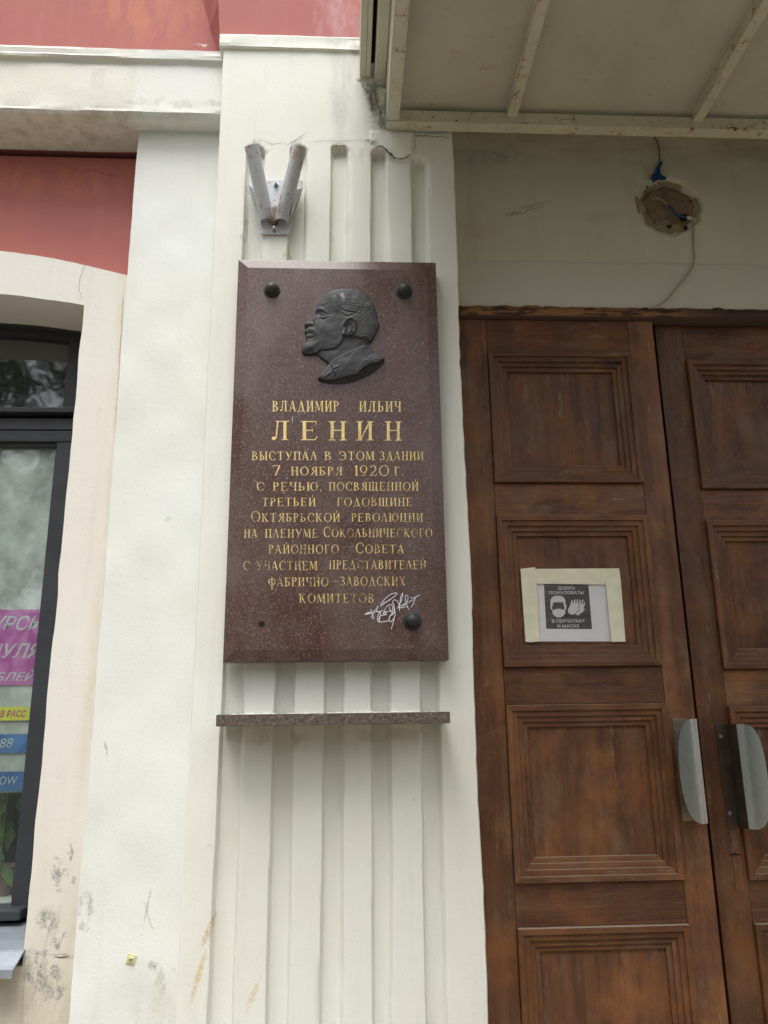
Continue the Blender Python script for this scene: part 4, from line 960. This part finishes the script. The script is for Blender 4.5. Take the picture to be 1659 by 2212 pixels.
def relief():
    st = 3.2; us = np.arange(330, 1310, st); vs_ = np.arange(282, 1400, st); U, V = np.meshgrid(us, vs_)
    O = np.array(OUT, float); A = O; Bq = np.roll(O, -1, 0)
    d = np.full(U.shape, 1e9); ins = np.zeros(U.shape, bool)
    for (ax, ay), (bx, by) in zip(A, Bq):
        t = np.clip(((U-ax)*(bx-ax)+(V-ay)*(by-ay))/((bx-ax)**2+(by-ay)**2), 0, 1)
        d = np.minimum(d, np.hypot(U-ax-t*(bx-ax), V-ay-t*(by-ay)))
        if ay != by: ins ^= ((ay > V) != (by > V)) & (U < (bx-ax)*(V-ay)/(by-ay)+ax)
    sd_ = np.where(ins, d, -d)
    def pd(pts):                                            # distance to a polyline, signed side, parameter
        best = np.full(U.shape, 1e9); side = np.zeros(U.shape); L = 0; par = np.zeros(U.shape); tot = sum(math.dist(a, b) for a, b in zip(pts[:-1], pts[1:]))
        for (ax, ay), (bx, by) in zip(pts[:-1], pts[1:]):
            l = math.dist((ax, ay), (bx, by)); t = np.clip(((U-ax)*(bx-ax)+(V-ay)*(by-ay))/l**2, 0, 1); dd = np.hypot(U-ax-t*(bx-ax), V-ay-t*(by-ay))
            s_ = ((bx-ax)*(V-ay)-(by-ay)*(U-ax))/l; m_ = dd < best
            best = np.where(m_, dd, best); side = np.where(m_, np.sign(s_)*dd, side); par = np.where(m_, (L+t*l)/tot, par); L += l
        return best, side, par
    def ridge(pts, w, a, taper=True):
        b, s_, p = pd(pts); e = np.exp(-(b/w)**2)*a
        return e*(np.sin(np.pi*np.clip(p, .06, .94))**.5 if taper else 1)
    def bump(x, y, rx, ry, a, tilt=0):
        c, s_ = math.cos(tilt), math.sin(tilt); dx = (U-x)*c+(V-y)*s_; dy = -(U-x)*s_+(V-y)*c
        return a*np.exp(-(dx/rx)**2-(dy/ry)**2)
    def smooth_side(pts, w, a, fade=None):                    # a on the left side (negative), 0 on the other
        b, s_, p = pd(pts); return a*sstep(w, -w, s_)
    h = 14*sstep(-2, 8, sd_)+10*(1-np.exp(-np.clip(sd_, 0, None)/110))+2.5*(1-np.exp(-np.clip(sd_, 0, None)/26))
    # skull, temple, cheek
    h += bump(760, 430, 190, 120, 3.0)+bump(660, 770, 150, 110, 3.0)+bump(690, 640, 90, 40, 1.6)+bump(1060, 480, 110, 150, 2.5)
    # brow, socket, eye
    h += ridge([(503, 548), (540, 532), (590, 548), (632, 590)], 12, 3.2)+bump(556, 592, 46, 24, -4.6)+bump(522, 575, 14, 22, -2.2)
    h += ridge([(545, 588), (572, 590), (600, 602), (622, 618)], 6, 2.4)+bump(575, 613, 20, 14, 2.6)+ridge([(552, 610), (575, 601), (612, 620)], 3.5, -3.4)+ridge([(556, 632), (585, 640), (622, 634)], 6, 2.2)+ridge([(560, 655), (600, 664), (650, 640)], 9, -1.8)
    h += ridge([(520, 500), (560, 480), (620, 470)], 12, 1.0)+ridge([(640, 610), (690, 600), (720, 620)], 6, -1.0)
    # nose, nostril
    h += ridge([(512, 560), (480, 640), (420, 690)], 24, 2.4)+bump(452, 708, 28, 22, 2.4)+ridge([(485, 680), (492, 715), (478, 742)], 6, -3.0)+ridge([(398, 742), (430, 732), (465, 744)], 5, -4.2)+bump(405, 705, 24, 20, 1.5)
    # moustache, lips
    h += ridge([(385, 790), (430, 768), (480, 790), (508, 822)], 22, 3.4)+ridge([(384, 808), (420, 819), (462, 826)], 5, -2.6)+ridge([(405, 846), (445, 844), (480, 852)], 12, 1.4)+ridge([(400, 878), (440, 878), (470, 866)], 9, -2.2)
    h += ridge([(497, 745), (520, 790), (530, 860), (505, 915)], 16, -.9)+ridge([(525, 700), (560, 760), (575, 850)], 22, .8)
    # goatee
    h += bump(420, 985, 85, 52, 5.5, -.25)+ridge([(545, 985), (520, 1025), (470, 1040)], 16, 2.5)
    for i in range(16):
        x = 352+i*11; h += ridge([(x+25, 925+i*2), (x+5, 985), (x+10, 1045)], 4.0, -2.0)
    # jaw and neck
    b_, s_, p_ = pd([(505, 1052), (560, 1008), (640, 1004), (720, 992), (780, 950), (815, 900), (830, 870), (900, 850), (960, 860), (1130, 905)])
    neck = sstep(-6, 10, s_)*(V > 845); h -= 5.2*neck*sstep(1180, 1000, V)+0*neck
    h += ridge([(700, 940), (770, 930), (815, 870)], 28, 1.6)+ridge([(640, 1040), (720, 1060), (840, 960)], 30, 1.5)
    # ear
    t = np.linspace(0, 2*np.pi, 26)
    def el(cx_, cy_, rx, ry, tl, a0, a1, n=18):
        tt = np.linspace(math.radians(a0), math.radians(a1), n); x = rx*np.cos(tt); y = ry*np.sin(tt); return [(cx_+x_*math.cos(tl)-y_*math.sin(tl), cy_+x_*math.sin(tl)+y_*math.cos(tl)) for x_, y_ in zip(x, y)]
    h += bump(890, 760, 72, 108, 3.0, .22)
    h += ridge(el(892, 752, 66, 100, .25, -175, 75), 12, 7.5, False)+bump(888, 745, 36, 58, -7.0, .25)+ridge(el(888, 755, 34, 62, .25, -110, 50), 8, 3.6)+bump(826, 838, 24, 28, 7.5)+bump(840, 790, 13, 20, 4)+ridge([(812, 870), (838, 872), (880, 840), (940, 800), (968, 740)], 7, -4.5)+ridge([(800, 800), (806, 850), (822, 872)], 5, -3.5)
    # hair
    for k, pts in enumerate([[(770, 500), (830, 545), (900, 565), (960, 568), (1005, 590)], [(790, 475), (850, 520), (930, 535), (1000, 545), (1030, 590)], [(800, 450), (870, 490), (950, 500), (1020, 520)], [(800, 575), (870, 615), (905, 600), (950, 580)], [(850, 440), (930, 470), (1010, 470), (1080, 520)], [(860, 410), (960, 430), (1050, 470), (1100, 560)]]):
        h += ridge(pts, 12, (1.7 if k in (0, 3) else .7))+ridge([(x, y+17) for x, y in pts], 9, -(1.6 if k in (0, 3) else .2))
    g = np.random.default_rng(5)
    for i in range(46):
        x = g.uniform(985, 1170); y = g.uniform(480, 860); L = g.uniform(40, 95)
        h += ridge([(x, y), (x-6+g.normal()*8, y+L*.5), (x-30+g.normal()*12, y+L)], g.uniform(4, 7), g.uniform(-.9, .8))
    for i in range(9):
        y = 850+i*7; h += ridge([(1000+g.uniform(-8, 10), y+12), (1040, y-2), (1095, y+g.uniform(-4, 16)), (1130, y+20)], 4, g.choice([-1.6, 1.5]))
    h += bump(790, 600, 60, 120, -1.4)
    # collar and coat
    col = [(640, 1185), (660, 1160), (760, 1108), (860, 1060), (960, 1008), (1040, 965), (1112, 943)]
    b_, s_, p_ = pd(col); coat = sstep(-3, 3, s_); h += coat*7.0+ridge(col, 9, 1.2)
    lap = [(1110, 948), (1020, 985), (950, 1040), (890, 1110), (830, 1190), (775, 1270), (735, 1350)]
    b_, s_, p_ = pd(lap); h += coat*sstep(3, -3, s_)*3.4
    lap2 = [(1210, 1045), (1130, 1085), (1060, 1140), (1000, 1200), (975, 1250), (962, 1300)]
    b_, s_, p_ = pd(lap2); h += coat*(sstep(4, -4, s_))*sstep(1330, 1270, V)*3.0
    h += ridge([(655, 1170), (690, 1215), (715, 1280), (738, 1345)], 5, -4.0)+ridge([(690, 1240), (730, 1222), (770, 1200)], 9, 3.0)+ridge([(700, 1262), (640, 1300), (600, 1340)], 10, 2.5)+ridge([(690, 1285), (640, 1325)], 8, -3)
    # undercut edge of the bust
    bev = [(520, 1328), (620, 1362), (735, 1352), (870, 1320), (975, 1302), (1010, 1270), (1060, 1222), (1130, 1180), (1215, 1168), (1300, 1112)]
    b_, s_, p_ = pd(bev); cut = sstep(-2, 3, s_); h = h*(1-cut)+cut*(np.minimum(h, 3+14*sstep(0, 60, sd_)))
    h += 1.0*wob2(.35, 8, lo=.02, hi=.4)(U, V)
    h = np.where(sd_ < -1, -2.0, h)
    Yr = YP+.0005-.00068*h
    Xr, Zr = Pn(587.5+.1875*U, 566.8+.1875*V, YP-.012)
    return grid('profile_relief', Xr[::-1], Yr[::-1], Zr[::-1], m_bronze, PL, keep=(ins[::-1]), sharp=80)
relief()

# ------------------------------------------------------------------ granite shelf
s0, s1 = P(467, 1543, -.145), P(972, 1538, -.145); zb = (P(468, 1568, -.145).z+P(972, 1564, -.145).z)/2; zt = (s0.z+s1.z)/2
tag = MB().box(s0.x, s1.x, -.145, .020, zb, zt).build('granite_shelf', m_shelf, None, bevel=.0015); meta(tag, 'narrow speckled grey brown granite shelf under the memorial plaque', 'shelf')
mb = MB()
for i in range(26):
    x = s0.x+.03+(s1.x-s0.x-.06)*i/25; r = .006+random.random()*.008
    mb.lathe((x, -.002, zt-.001), (0, -.2, 1), [(r*1.6, 0), (r, r*.25), (0, r*.4)], 7)
mo = mb.build('mortar_bead', m_pil, tag)

# ------------------------------------------------------------------ flag holder
FH = empty('flag_holder', P(596, 450, 0), 'rusty grey steel double flag holder with two open tubes above the plaque', 'flag holder')
YH = -.004
def hp(x, y, Y): return P(511.5+.1063*x, 290.3+.1063*y, Y)
pl = [hp(490, 2040, YH), hp(1050, 2040, YH), hp(1350, 1080, YH), hp(1352, 955, YH), hp(245, 945, YH), hp(250, 1100, YH)]
mb = MB(); mb.prism([(p.x, p.z) for p in pl], YH-.005, YH+.002); mb.build('back_plate', m_holder, FH, bevel=.001)
for top, bot in (((300, 250), (628, 1800)), ((1275, 275), (895, 1800))):
    t = hp(*top, -.115); b = hp(*bot, -.017)
    ax = (t-b).normalized(); a_ = ax.orthogonal().normalized(); b_ = ax.cross(a_); L = (t-b).length; n = 28; R = .0243; r = .0215
    V = []; F = []
    for rad in (R, r):
        for end in (0, 1):
            for k in range(n):
                th = 2*math.pi*k/n; q = b+(a_*math.cos(th)+b_*math.sin(th))*rad
                if end: V.append(q+ax*L)
                else:
                    V.append(q+ax*((b.z-.0-q.z)/ax.z if True else 0))       # cut level at the foot
    for k in range(n):
        k2 = (k+1) % n
        F += [(k, k2, n+k2, n+k), (2*n+k, 3*n+k, 3*n+k2, 2*n+k2), (n+k, n+k2, 3*n+k2, 3*n+k), (k, 2*n+k, 2*n+k2, k2)]
    mb = MB(); mb.add(V, F); mb.build('socket_tube', m_holder, FH, smooth=True)
for s_, q in ((1, [(248, 1000), (300, 1080), (440, 1500), (470, 1650)]), (-1, [(1345, 1090), (1215, 1120), (1130, 1560), (1070, 1800)])):
    p = [hp(*c, YH-.005) for c in q]; mb = MB()
    w = [P(511.5+.1063*q[1][0], 290.3+.1063*q[1][1], -.05), P(511.5+.1063*q[2][0], 290.3+.1063*q[2][1], -.045)]
    vs = [p[0], w[0], w[1], p[3]]; off = Vector((.003*s_, 0, 0)); mb.add(vs+[v+off for v in vs], [(0, 1, 2, 3), (7, 6, 5, 4), (0, 4, 5, 1), (1, 5, 6, 2), (2, 6, 7, 3)]); mb.build('gusset', m_holder, FH)
for (x, y) in ((800, 1025), (760, 1935)):
    c = hp(x, y, YH-.006)
    MB().lathe(c, (0, -1, 0), [(.0095, -.001), (.0095, .001), (.0075, .001), (.0075, .006), (.004, .007), (.004, .014), (.003, .016), (0, .0162)], 12).build('bolt', m_bolt, FH, smooth=True)
# dirt collected in the fork
mb = MB(); f = [hp(690, 1480, -.02), hp(860, 1480, -.02), hp(770, 1790, -.028)]; mb.add(f, [(0, 1, 2)]); mb.build('rust_crust', m_cement, FH, fix=False)

# ------------------------------------------------------------------ paper notice on the door
YN = .2205
def np_(x, y, Y=YN): return P((1600+x*.2411)/1.4467, (1750+y*.2411)/1.4467, Y)
NO = empty('paper_notice', np_(790, 580), 'white paper notice with black printed panel taped to the left door leaf', 'notice')
def sheet(name, pts, Y, mat, par=NO, th=.0006, n=1):
    pp = [np_(x, y, Y) for x, y in pts]; mb = MB(); mb.prism([(p.x, p.z) for p in pp], Y-th, Y+th*.2); return mb.build(name, mat, par)
# wavy paper in its plastic sleeve
U, V = np.meshgrid(np.linspace(0, 1, 40), np.linspace(0, 1, 34))
def quadgrid(name, c, Y, amp, seed, mat, par):
    (ax, ay), (bx, by), (cx_, cy_), (dx, dy) = c
    x = (ax*(1-U)+bx*U)*(1-V)+(dx*(1-U)+cx_*U)*V; y = (ay*(1-U)+by*U)*(1-V)+(dy*(1-U)+cy_*U)*V
    p = np.array([[tuple(np_(a, b, Y)) for a, b in zip(r1, r2)] for r1, r2 in zip(x, y)])
    p[..., 1] += wob2(amp, seed, lo=6, hi=70)(p[..., 0], p[..., 2])*.5
    return grid(name, p[::-1, :, 0], p[::-1, :, 1], p[::-1, :, 2], mat, par)
pap = quadgrid('paper', [(300, 290), (1235, 300), (1300, 1056), (345, 1056)], YN-.001, .0010, 4, m_paper, NO)
blk = quadgrid('printed_panel', [(415, 312), (990, 318), (1040, 895), (445, 890)], YN-.0016, .0010, 4, m_ink, NO)
sheet('tape_strip', [(1415, 313), (1215, 318), (250, 305), (125, 230), (205, 105), (300, 115), (1388, 108)][::-1], YN-.0062, m_tape)
sheet('tape_strip', [(110, 115), (300, 93), (318, 310), (360, 1055), (240, 1068), (175, 1060)], YN-.0069, m_tape)
sheet('tape_strip', [(1200, 130), (1388, 108), (1408, 250), (1472, 1058), (1290, 1062), (1225, 400)], YN-.0075, m_tape)
quadgrid('plastic_sleeve', [(290, 290), (1240, 296), (1305, 1054), (340, 1054)], YN-.0052, .0012, 9, m_sleeve, NO)
def text(body, pos, size, mat, par, name='lettering', align='CENTER', bold=0.0, shear=0.0, xscale=1.0, ext=.0001):
    cu = bpy.data.curves.new(name, 'FONT'); cu.body = body; cu.size = size; cu.align_x = align; cu.offset = bold*size; cu.shear = shear; cu.extrude = ext; cu.resolution_u = 3
    tmp = bpy.data.objects.new(name, cu); COL.objects.link(tmp)
    bpy.context.view_layer.update(); dg = bpy.context.evaluated_depsgraph_get()
    me = bpy.data.meshes.new_from_object(tmp.evaluated_get(dg)); bpy.data.objects.remove(tmp); bpy.data.curves.remove(cu)
    R = Matrix.Rotation(math.radians(90), 4, 'X'); me.transform(Matrix.Translation(pos) @ R @ Matrix.Diagonal((xscale, 1, 1, 1)))
    me.name = name; return link(name, me, mat, par)
YT = YN-.0036
for body, xc, yb, hpx, wd in (("ДОБРО", 705, 383, 42, 222), ("ПОЖАЛОВАТЬ!", 708, 443, 42, 452), ("В ПЕРЧАТКАХ", 735, 812, 44, 432), ("И МАСКЕ", 732, 876, 42, 285)):
    p = np_(xc, yb, YT); z1 = np_(xc, yb-hpx, YT); hh = z1.z-p.z
    t = text(body, Vector((0, 0, 0)), hh/.70, m_print, NO, bold=.016)
    co = np.array([v.co[:] for v in t.data.vertices]); wreal = np_(xc+wd/2, yb, YT).x-np_(xc-wd/2, yb, YT).x; ww = co[:, 0].max()-co[:, 0].min(); ch = co[:, 2].max()-max(co[:, 2].min(), 0)
    cxm = (co[:, 0].max()+co[:, 0].min())/2
    for v in t.data.vertices: v.co = ((v.co[0]-cxm)*wreal/ww+p.x, v.co[1]+YT, v.co[2]*hh/ch*.98+p.z)
def icon(name, pts, Y=YT, mat=m_print): return sheet(name, pts, Y, mat, th=.0002)
def ell(cx_, cy_, rx, ry, a0=0, a1=360, n=24): return [(cx_+rx*math.cos(math.radians(a)), cy_+ry*math.sin(math.radians(a))) for a in np.linspace(a0, a1, n, endpoint=(a1-a0) < 360)]
icon('masked_face_icon', [(497, 560), (500, 520), (515, 490), (545, 468), (590, 463), (640, 468), (675, 488), (692, 520), (697, 575), (706, 600), (703, 632), (690, 645), (690, 690), (665, 725), (630, 745), (605, 748), (570, 738), (540, 712), (522, 680), (520, 650), (500, 628), (497, 595)])
icon('masked_face_icon', [(540, 548), (662, 548), (675, 600), (676, 648), (640, 635), (600, 630), (565, 636), (524, 655), (520, 605), (530, 580)], YT-.0004, m_ink)
def hand(dx, dy, m=1):
    return [(725+dx, 640+dy), (745+dx, 605+dy), (765+dx, 560+dy), (772+dx, 520+dy), (786+dx, 518+dy), (786+dx, 560+dy), (798+dx, 560+dy), (808+dx, 512+dy), (824+dx, 512+dy), (820+dx, 562+dy), (832+dx, 562+dy), (842+dx, 508+dy), (858+dx, 512+dy), (848+dx, 570+dy), (858+dx, 575+dy), (868+dx, 540+dy), (880+dx, 545+dy), (866+dx, 600+dy), (850+dx, 625+dy), (868+dx, 622+dy), (872+dx, 635+dy), (845+dx, 672+dy), (812+dx, 690+dy), (790+dx, 715+dy), (750+dx, 700+dy), (728+dx, 680+dy)]
icon('gloved_hand_icon', hand(70, 5), YT)
icon('gloved_hand_icon', [(x, y) for x, y in hand(6, 6)], YT-.0002, m_ink)
icon('gloved_hand_icon', hand(0, 0), YT-.0006)

# ------------------------------------------------------------------ loose wires
def w3(pts, Y0, ys=None): return [P(x, y, Y0-(ys[i] if ys else .003)) for i, (x, y) in enumerate(pts)]
def smoothp(pts, k=6):
    sp = []
    for i in range(len(pts)-1):
        p0, p1, p2, p3 = pts[max(0, i-1)], pts[i], pts[i+1], pts[min(len(pts)-1, i+2)]
        for j in range(k):
            t = j/k; sp.append(.5*((2*p1)+(p2-p0)*t+(2*p0-5*p1+4*p2-p3)*t*t+(3*p1-p0-3*p2+p3)*t**3))
    return sp+[pts[-1]]
def q3(x, y): return ((1400+x*.6028)/1.4467, (y*.6028)/1.4467)
def q6(x, y): return ((1900+x*.2350)/1.4467, (480+y*.2350)/1.4467)
o = MB().tube(smoothp(w3([q6(1105, 850), q6(1135, 940), q6(1135, 1130), q6(1145, 1330), q6(1145, 1450), q6(1100, 1550), q6(1010, 1680), q6(890, 1810), q6(800, 1930), q6(650, 2030), q6(540, 2065)], .193)), .0026, 7).build('hanging_wire', m_wire, None, smooth=True); meta(o, 'pale thin wire hanging from the round hole down to the door head', 'wire')
o = MB().tube(smoothp(w3([(1413, 296), (1420, 306), (1424, 325), (1425, 350)], .190)), .0026, 7).build('hanging_wire', m_wired, None, smooth=True); meta(o, 'short dark wire between the canopy beam and the blue taped joint', 'wire')
o = MB().tube(smoothp(w3([q6(400, 120), q6(470, 160), q6(520, 220), q6(545, 270), q6(540, 350), q6(545, 380), q6(500, 430)], .192)), .0011, 6).build('hanging_wire', m_wire, None, smooth=True); meta(o, 'hair thin curved wire end at the upper left rim of the round hole', 'wire')
o = MB().tube(smoothp(w3([q6(590, 600), q6(640, 590), q6(720, 620), q6(780, 665), q6(800, 685)], .198)), .003, 7).build('bridging_wire', m_wire, None, smooth=True); meta(o, 'pale bare wire crossing inside the round hole with blue tape on its end', 'wire')
MB().tube(smoothp(w3([q6(795, 680), q6(850, 730), q6(910, 815), q6(960, 830), q6(1060, 858)], .194)), [.0045]*24+[.004], 8).build('blue_wrap', m_blue, o, smooth=True)
MB().tube(w3([q6(1050, 850), q6(1110, 860)], .192), .006, 8).build('bare_end', m_litho, o, smooth=True)
pts = [q6(*p) for p in [(700, 110), (728, 112), (706, 160), (690, 215), (692, 265), (722, 300), (775, 325), (770, 350), (720, 348), (655, 350), (610, 378), (565, 325), (590, 290), (625, 250), (640, 190), (672, 140)]]
pp = [P(x, y, .186) for x, y in pts]; mb = MB(); mb.prism([(p.x, p.z) for p in pp], .181, .191)
o = mb.build('blue_tape_joint', m_blue, None, bevel=.0018); meta(o, 'ragged lump of bright blue insulating tape above the round hole', 'tape')

# yellow square cap on the side pilaster
c = P(284, 2071, .137); mb = MB(); r = .0145
pts = [(c.x+r*1.25*math.cos(a), c.z+r*1.25*math.sin(a)) for a in [math.radians(q) for q in (30, 120, 210, 300)]]
mb.prism(pts, .131, .138); mb.add([(x*.6+c.x*.4, .1305, z*.6+c.z*.4) for x, z in pts]+[(x*.5+c.x*.5, .128, z*.5+c.z*.5) for x, z in pts], [(4, 5, 6, 7), (0, 1, 5, 4), (1, 2, 6, 5), (2, 3, 7, 6), (3, 0, 4, 7)])
o = mb.build('cable_clip', m_tag, None, bevel=.0008); meta(o, 'small square yellow plastic pad stuck low on the narrow side pilaster', 'clip')
pts = [(c.x+r*.3, c.z+r*.2), (c.x+r*.2, c.z-.3*r)]
MB().box(c.x-r*.35, c.x+r*.35, .1268, .1282, c.z-.0015, c.z+.0015).build('slot', m_wired, o)

# ------------------------------------------------------------------ films and posters behind the window
YW = YF+.0385
def poster(name, yt, yb, mat, label, cat='poster'):
    xr = P(80, yt, YW).x+.05; xl_ = P(-150, yt, YW).x; z1, z0 = P(20, yt, YW).z, P(20, yb, YW).z
    o = MB().box(xl_, xr, YW, YW+.0008, z0, z1).build(name, mat, None); return meta(o, label, cat)
pm = poster('magenta_poster', 1317, 1480, m_mag, 'magenta poster with three rows of pale italic Cyrillic capitals in the window')
py = poster('yellow_poster_strip', 1527, 1556.5, m_yel, 'narrow yellow strip with dark red italic letters in the window')
p1 = poster('blue_poster_strip', 1586, 1627, m_bluf, 'upper blue strip ending in the numerals 88 in the window')
p2 = poster('blue_poster_strip', 1667, 1709, m_bluf, 'lower blue strip with pale Latin letters just above the plant')
def wtext(body, xleft, ybase, ycap, mat, par, shear=.3, bold=.0, xs=1.0, anchor='L', xw=None):
    p = P(xleft, ybase, YW-.0005); hh = P(xleft, ycap, YW).z-p.z
    t = text(body, Vector((0, 0, 0)), hh/.7, mat, par, align='LEFT', bold=bold, shear=shear)
    co = np.array([v.co[:] for v in t.data.vertices]); k = 1.0
    x0_, x1_ = co[:, 0].min(), co[:, 0].max(); k = xs if xw is None else (P(xleft+xw, ybase, YW).x-p.x)/(x1_-x0_); ch = np.percentile(co[:, 2], 97)
    for v in t.data.vertices: v.co = ((v.co[0]-x0_)*k+p.x, v.co[1]+YW-.0006, v.co[2]*hh/ch+p.z)
wtext("КУРСЫ", -46, 1362, 1331, m_litho, pm, .32, .012, xw=145)
wtext("С НУЛЯ", -72, 1422.5, 1391, m_litho, pm, .32, .012, xw=163)
wtext("РУБЛЕЙ", -52, 1471.5, 1449, m_litho, pm, .32, .012, xw=130)
wtext("А В РАСС", -16, 1549, 1534.5, m_magl, py, .2, .014, xw=72)
wtext("88", -1, 1615, 1596, m_litho, p1, .15, -.004, xw=28)
wtext("OW", -2, 1695, 1678, m_litho, p2, .15, -.004, xw=39)
# plant on the inner sill
PT = empty('potted_plant', (-1.25, .58, P(10, 1940, .55).z), 'green leafy plant behind the lower window pane', 'plant')
zsill = P(10, 1940, .58).z
MB().lathe((-1.20, .60, zsill), (0, 0, 1), [(.04, 0), (.055, .09), (.06, .1), (.052, .1), (.04, .08)], 18).build('flower_pot', m_pot, PT)
mb = MB(); gl = random.Random(3)
for i in range(60):
    x = -1.19+gl.uniform(-.35, .06); z = zsill+gl.uniform(.05, .50); y = .53+gl.uniform(0, .14); L = gl.uniform(.05, .09); w = L*.26; a = gl.uniform(-.5, .5)
    d = Vector((math.sin(a), gl.uniform(-.25, .1), -math.cos(a))); s_ = Vector((math.cos(a), gl.uniform(-.3, .3), math.sin(a)))
    b = Vector((x, y, z)); mb.add([b, b+d*L*.4+s_*w, b+d*L, b+d*L*.4-s_*w, b+d*L*.45+Vector((0, .004, 0))], [(0, 1, 4), (1, 2, 4), (2, 3, 4), (3, 0, 4)])
mb.build('foliage', m_leaf, PT, fix=False)
mb = MB()
for i in range(6):
    x = -1.2+gl.uniform(-.12, .06); mb.tube([(-1.2, .6, zsill+.08), ((x-1.2)/2, .59, zsill+.3), (x, .58, zsill+.52)], .003, 5)
mb.build('stem', m_leaf, PT)

# ------------------------------------------------------------------ trees across the street (they show in the glass and the polished stone)
def tree(x, y, h, r, seed, label, nc=14, lowf=.42, N=5200, ls=1.0):
    g = np.random.default_rng(seed); T = empty('broadleaf_tree', (x, y, -.1), label, 'tree', 'trees across the street')
    mb = MB(); top = Vector((x+g.normal()*.3, y, h*.62)); mb.tube([(x, y, -.15), (x+.05, y, h*.2), (x+g.normal()*.1, y, h*.42), top], [.24, .19, .15, .07], 10)
    cl = []
    for k in range(nc):
        th = g.uniform(0, 6.28); rr = r*g.uniform(.25, .85); c = Vector((x+rr*math.cos(th), y+rr*math.sin(th), h*g.uniform(lowf, .92))); cl.append((c, r*g.uniform(.28, .5)))
        st = Vector((x, y, h*g.uniform(.25, .5))); mb.tube([st, (st+c)/2+Vector((0, 0, .2)), c], [.08, .05, .02], 6)
    mb.build('trunk', m_bark, T)
    ci = g.integers(0, len(cl), N)
    cen = np.array([tuple(cl[i][0]) for i in ci]); rad = np.array([cl[i][1] for i in ci])
    dv = g.normal(size=(N, 3)); dv /= np.linalg.norm(dv, axis=1)[:, None]; pos = cen+dv*(rad*g.uniform(.45, 1.05, N)**.6)[:, None]*np.array([1, 1, .75])
    a = g.normal(size=(N, 3)); a /= np.linalg.norm(a, axis=1)[:, None]; b = np.cross(a, g.normal(size=(N, 3))); b /= np.linalg.norm(b, axis=1)[:, None]; s = g.uniform(.09, .17, N)[:, None]*ls
    V = np.stack([pos-a*s, pos+b*s*.6, pos+a*s, pos-b*s*.6], 1).reshape(-1, 3)
    F = np.arange(N*4).reshape(N, 4).tolist(); me = bpy.data.meshes.new('crown'); me.from_pydata(V.tolist(), [], F); link('crown', me, m_tl, T)
tree(-7.6, -13, 12.5, 3.6, 1, 'tallest broadleaf tree of the front row across the street', 30, .2, 15000, .65)
tree(-2.2, -12, 6.0, 2.6, 2, 'short round tree left of the middle across the street', 18, .2, 6500)
tree(3.4, -13.5, 7.2, 2.6, 3, 'slim tree right of the middle across the street', 18, .22, 6500)
tree(9.5, -12.5, 7.2, 3.0, 4, 'rightmost wide tree of the front row across the street', 18, .22, 6500)
tree(-13, -18, 8.0, 4.2, 5, 'far left spreading tree of the back row', 26, .10, 9000)
tree(-4.5, -19, 7.6, 4.2, 6, 'spreading back row tree between the two left front trees', 26, .10, 9000)
tree(1.0, -20, 8.2, 4.4, 7, 'spreading back row tree behind the middle gap', 26, .10, 9000)
tree(7.5, -19, 7.8, 4.3, 8, 'spreading back row tree between the two right front trees', 26, .10, 9000)
tree(15, -19, 8.4, 4.6, 9, 'far right spreading tree of the back row', 26, .10, 9000)
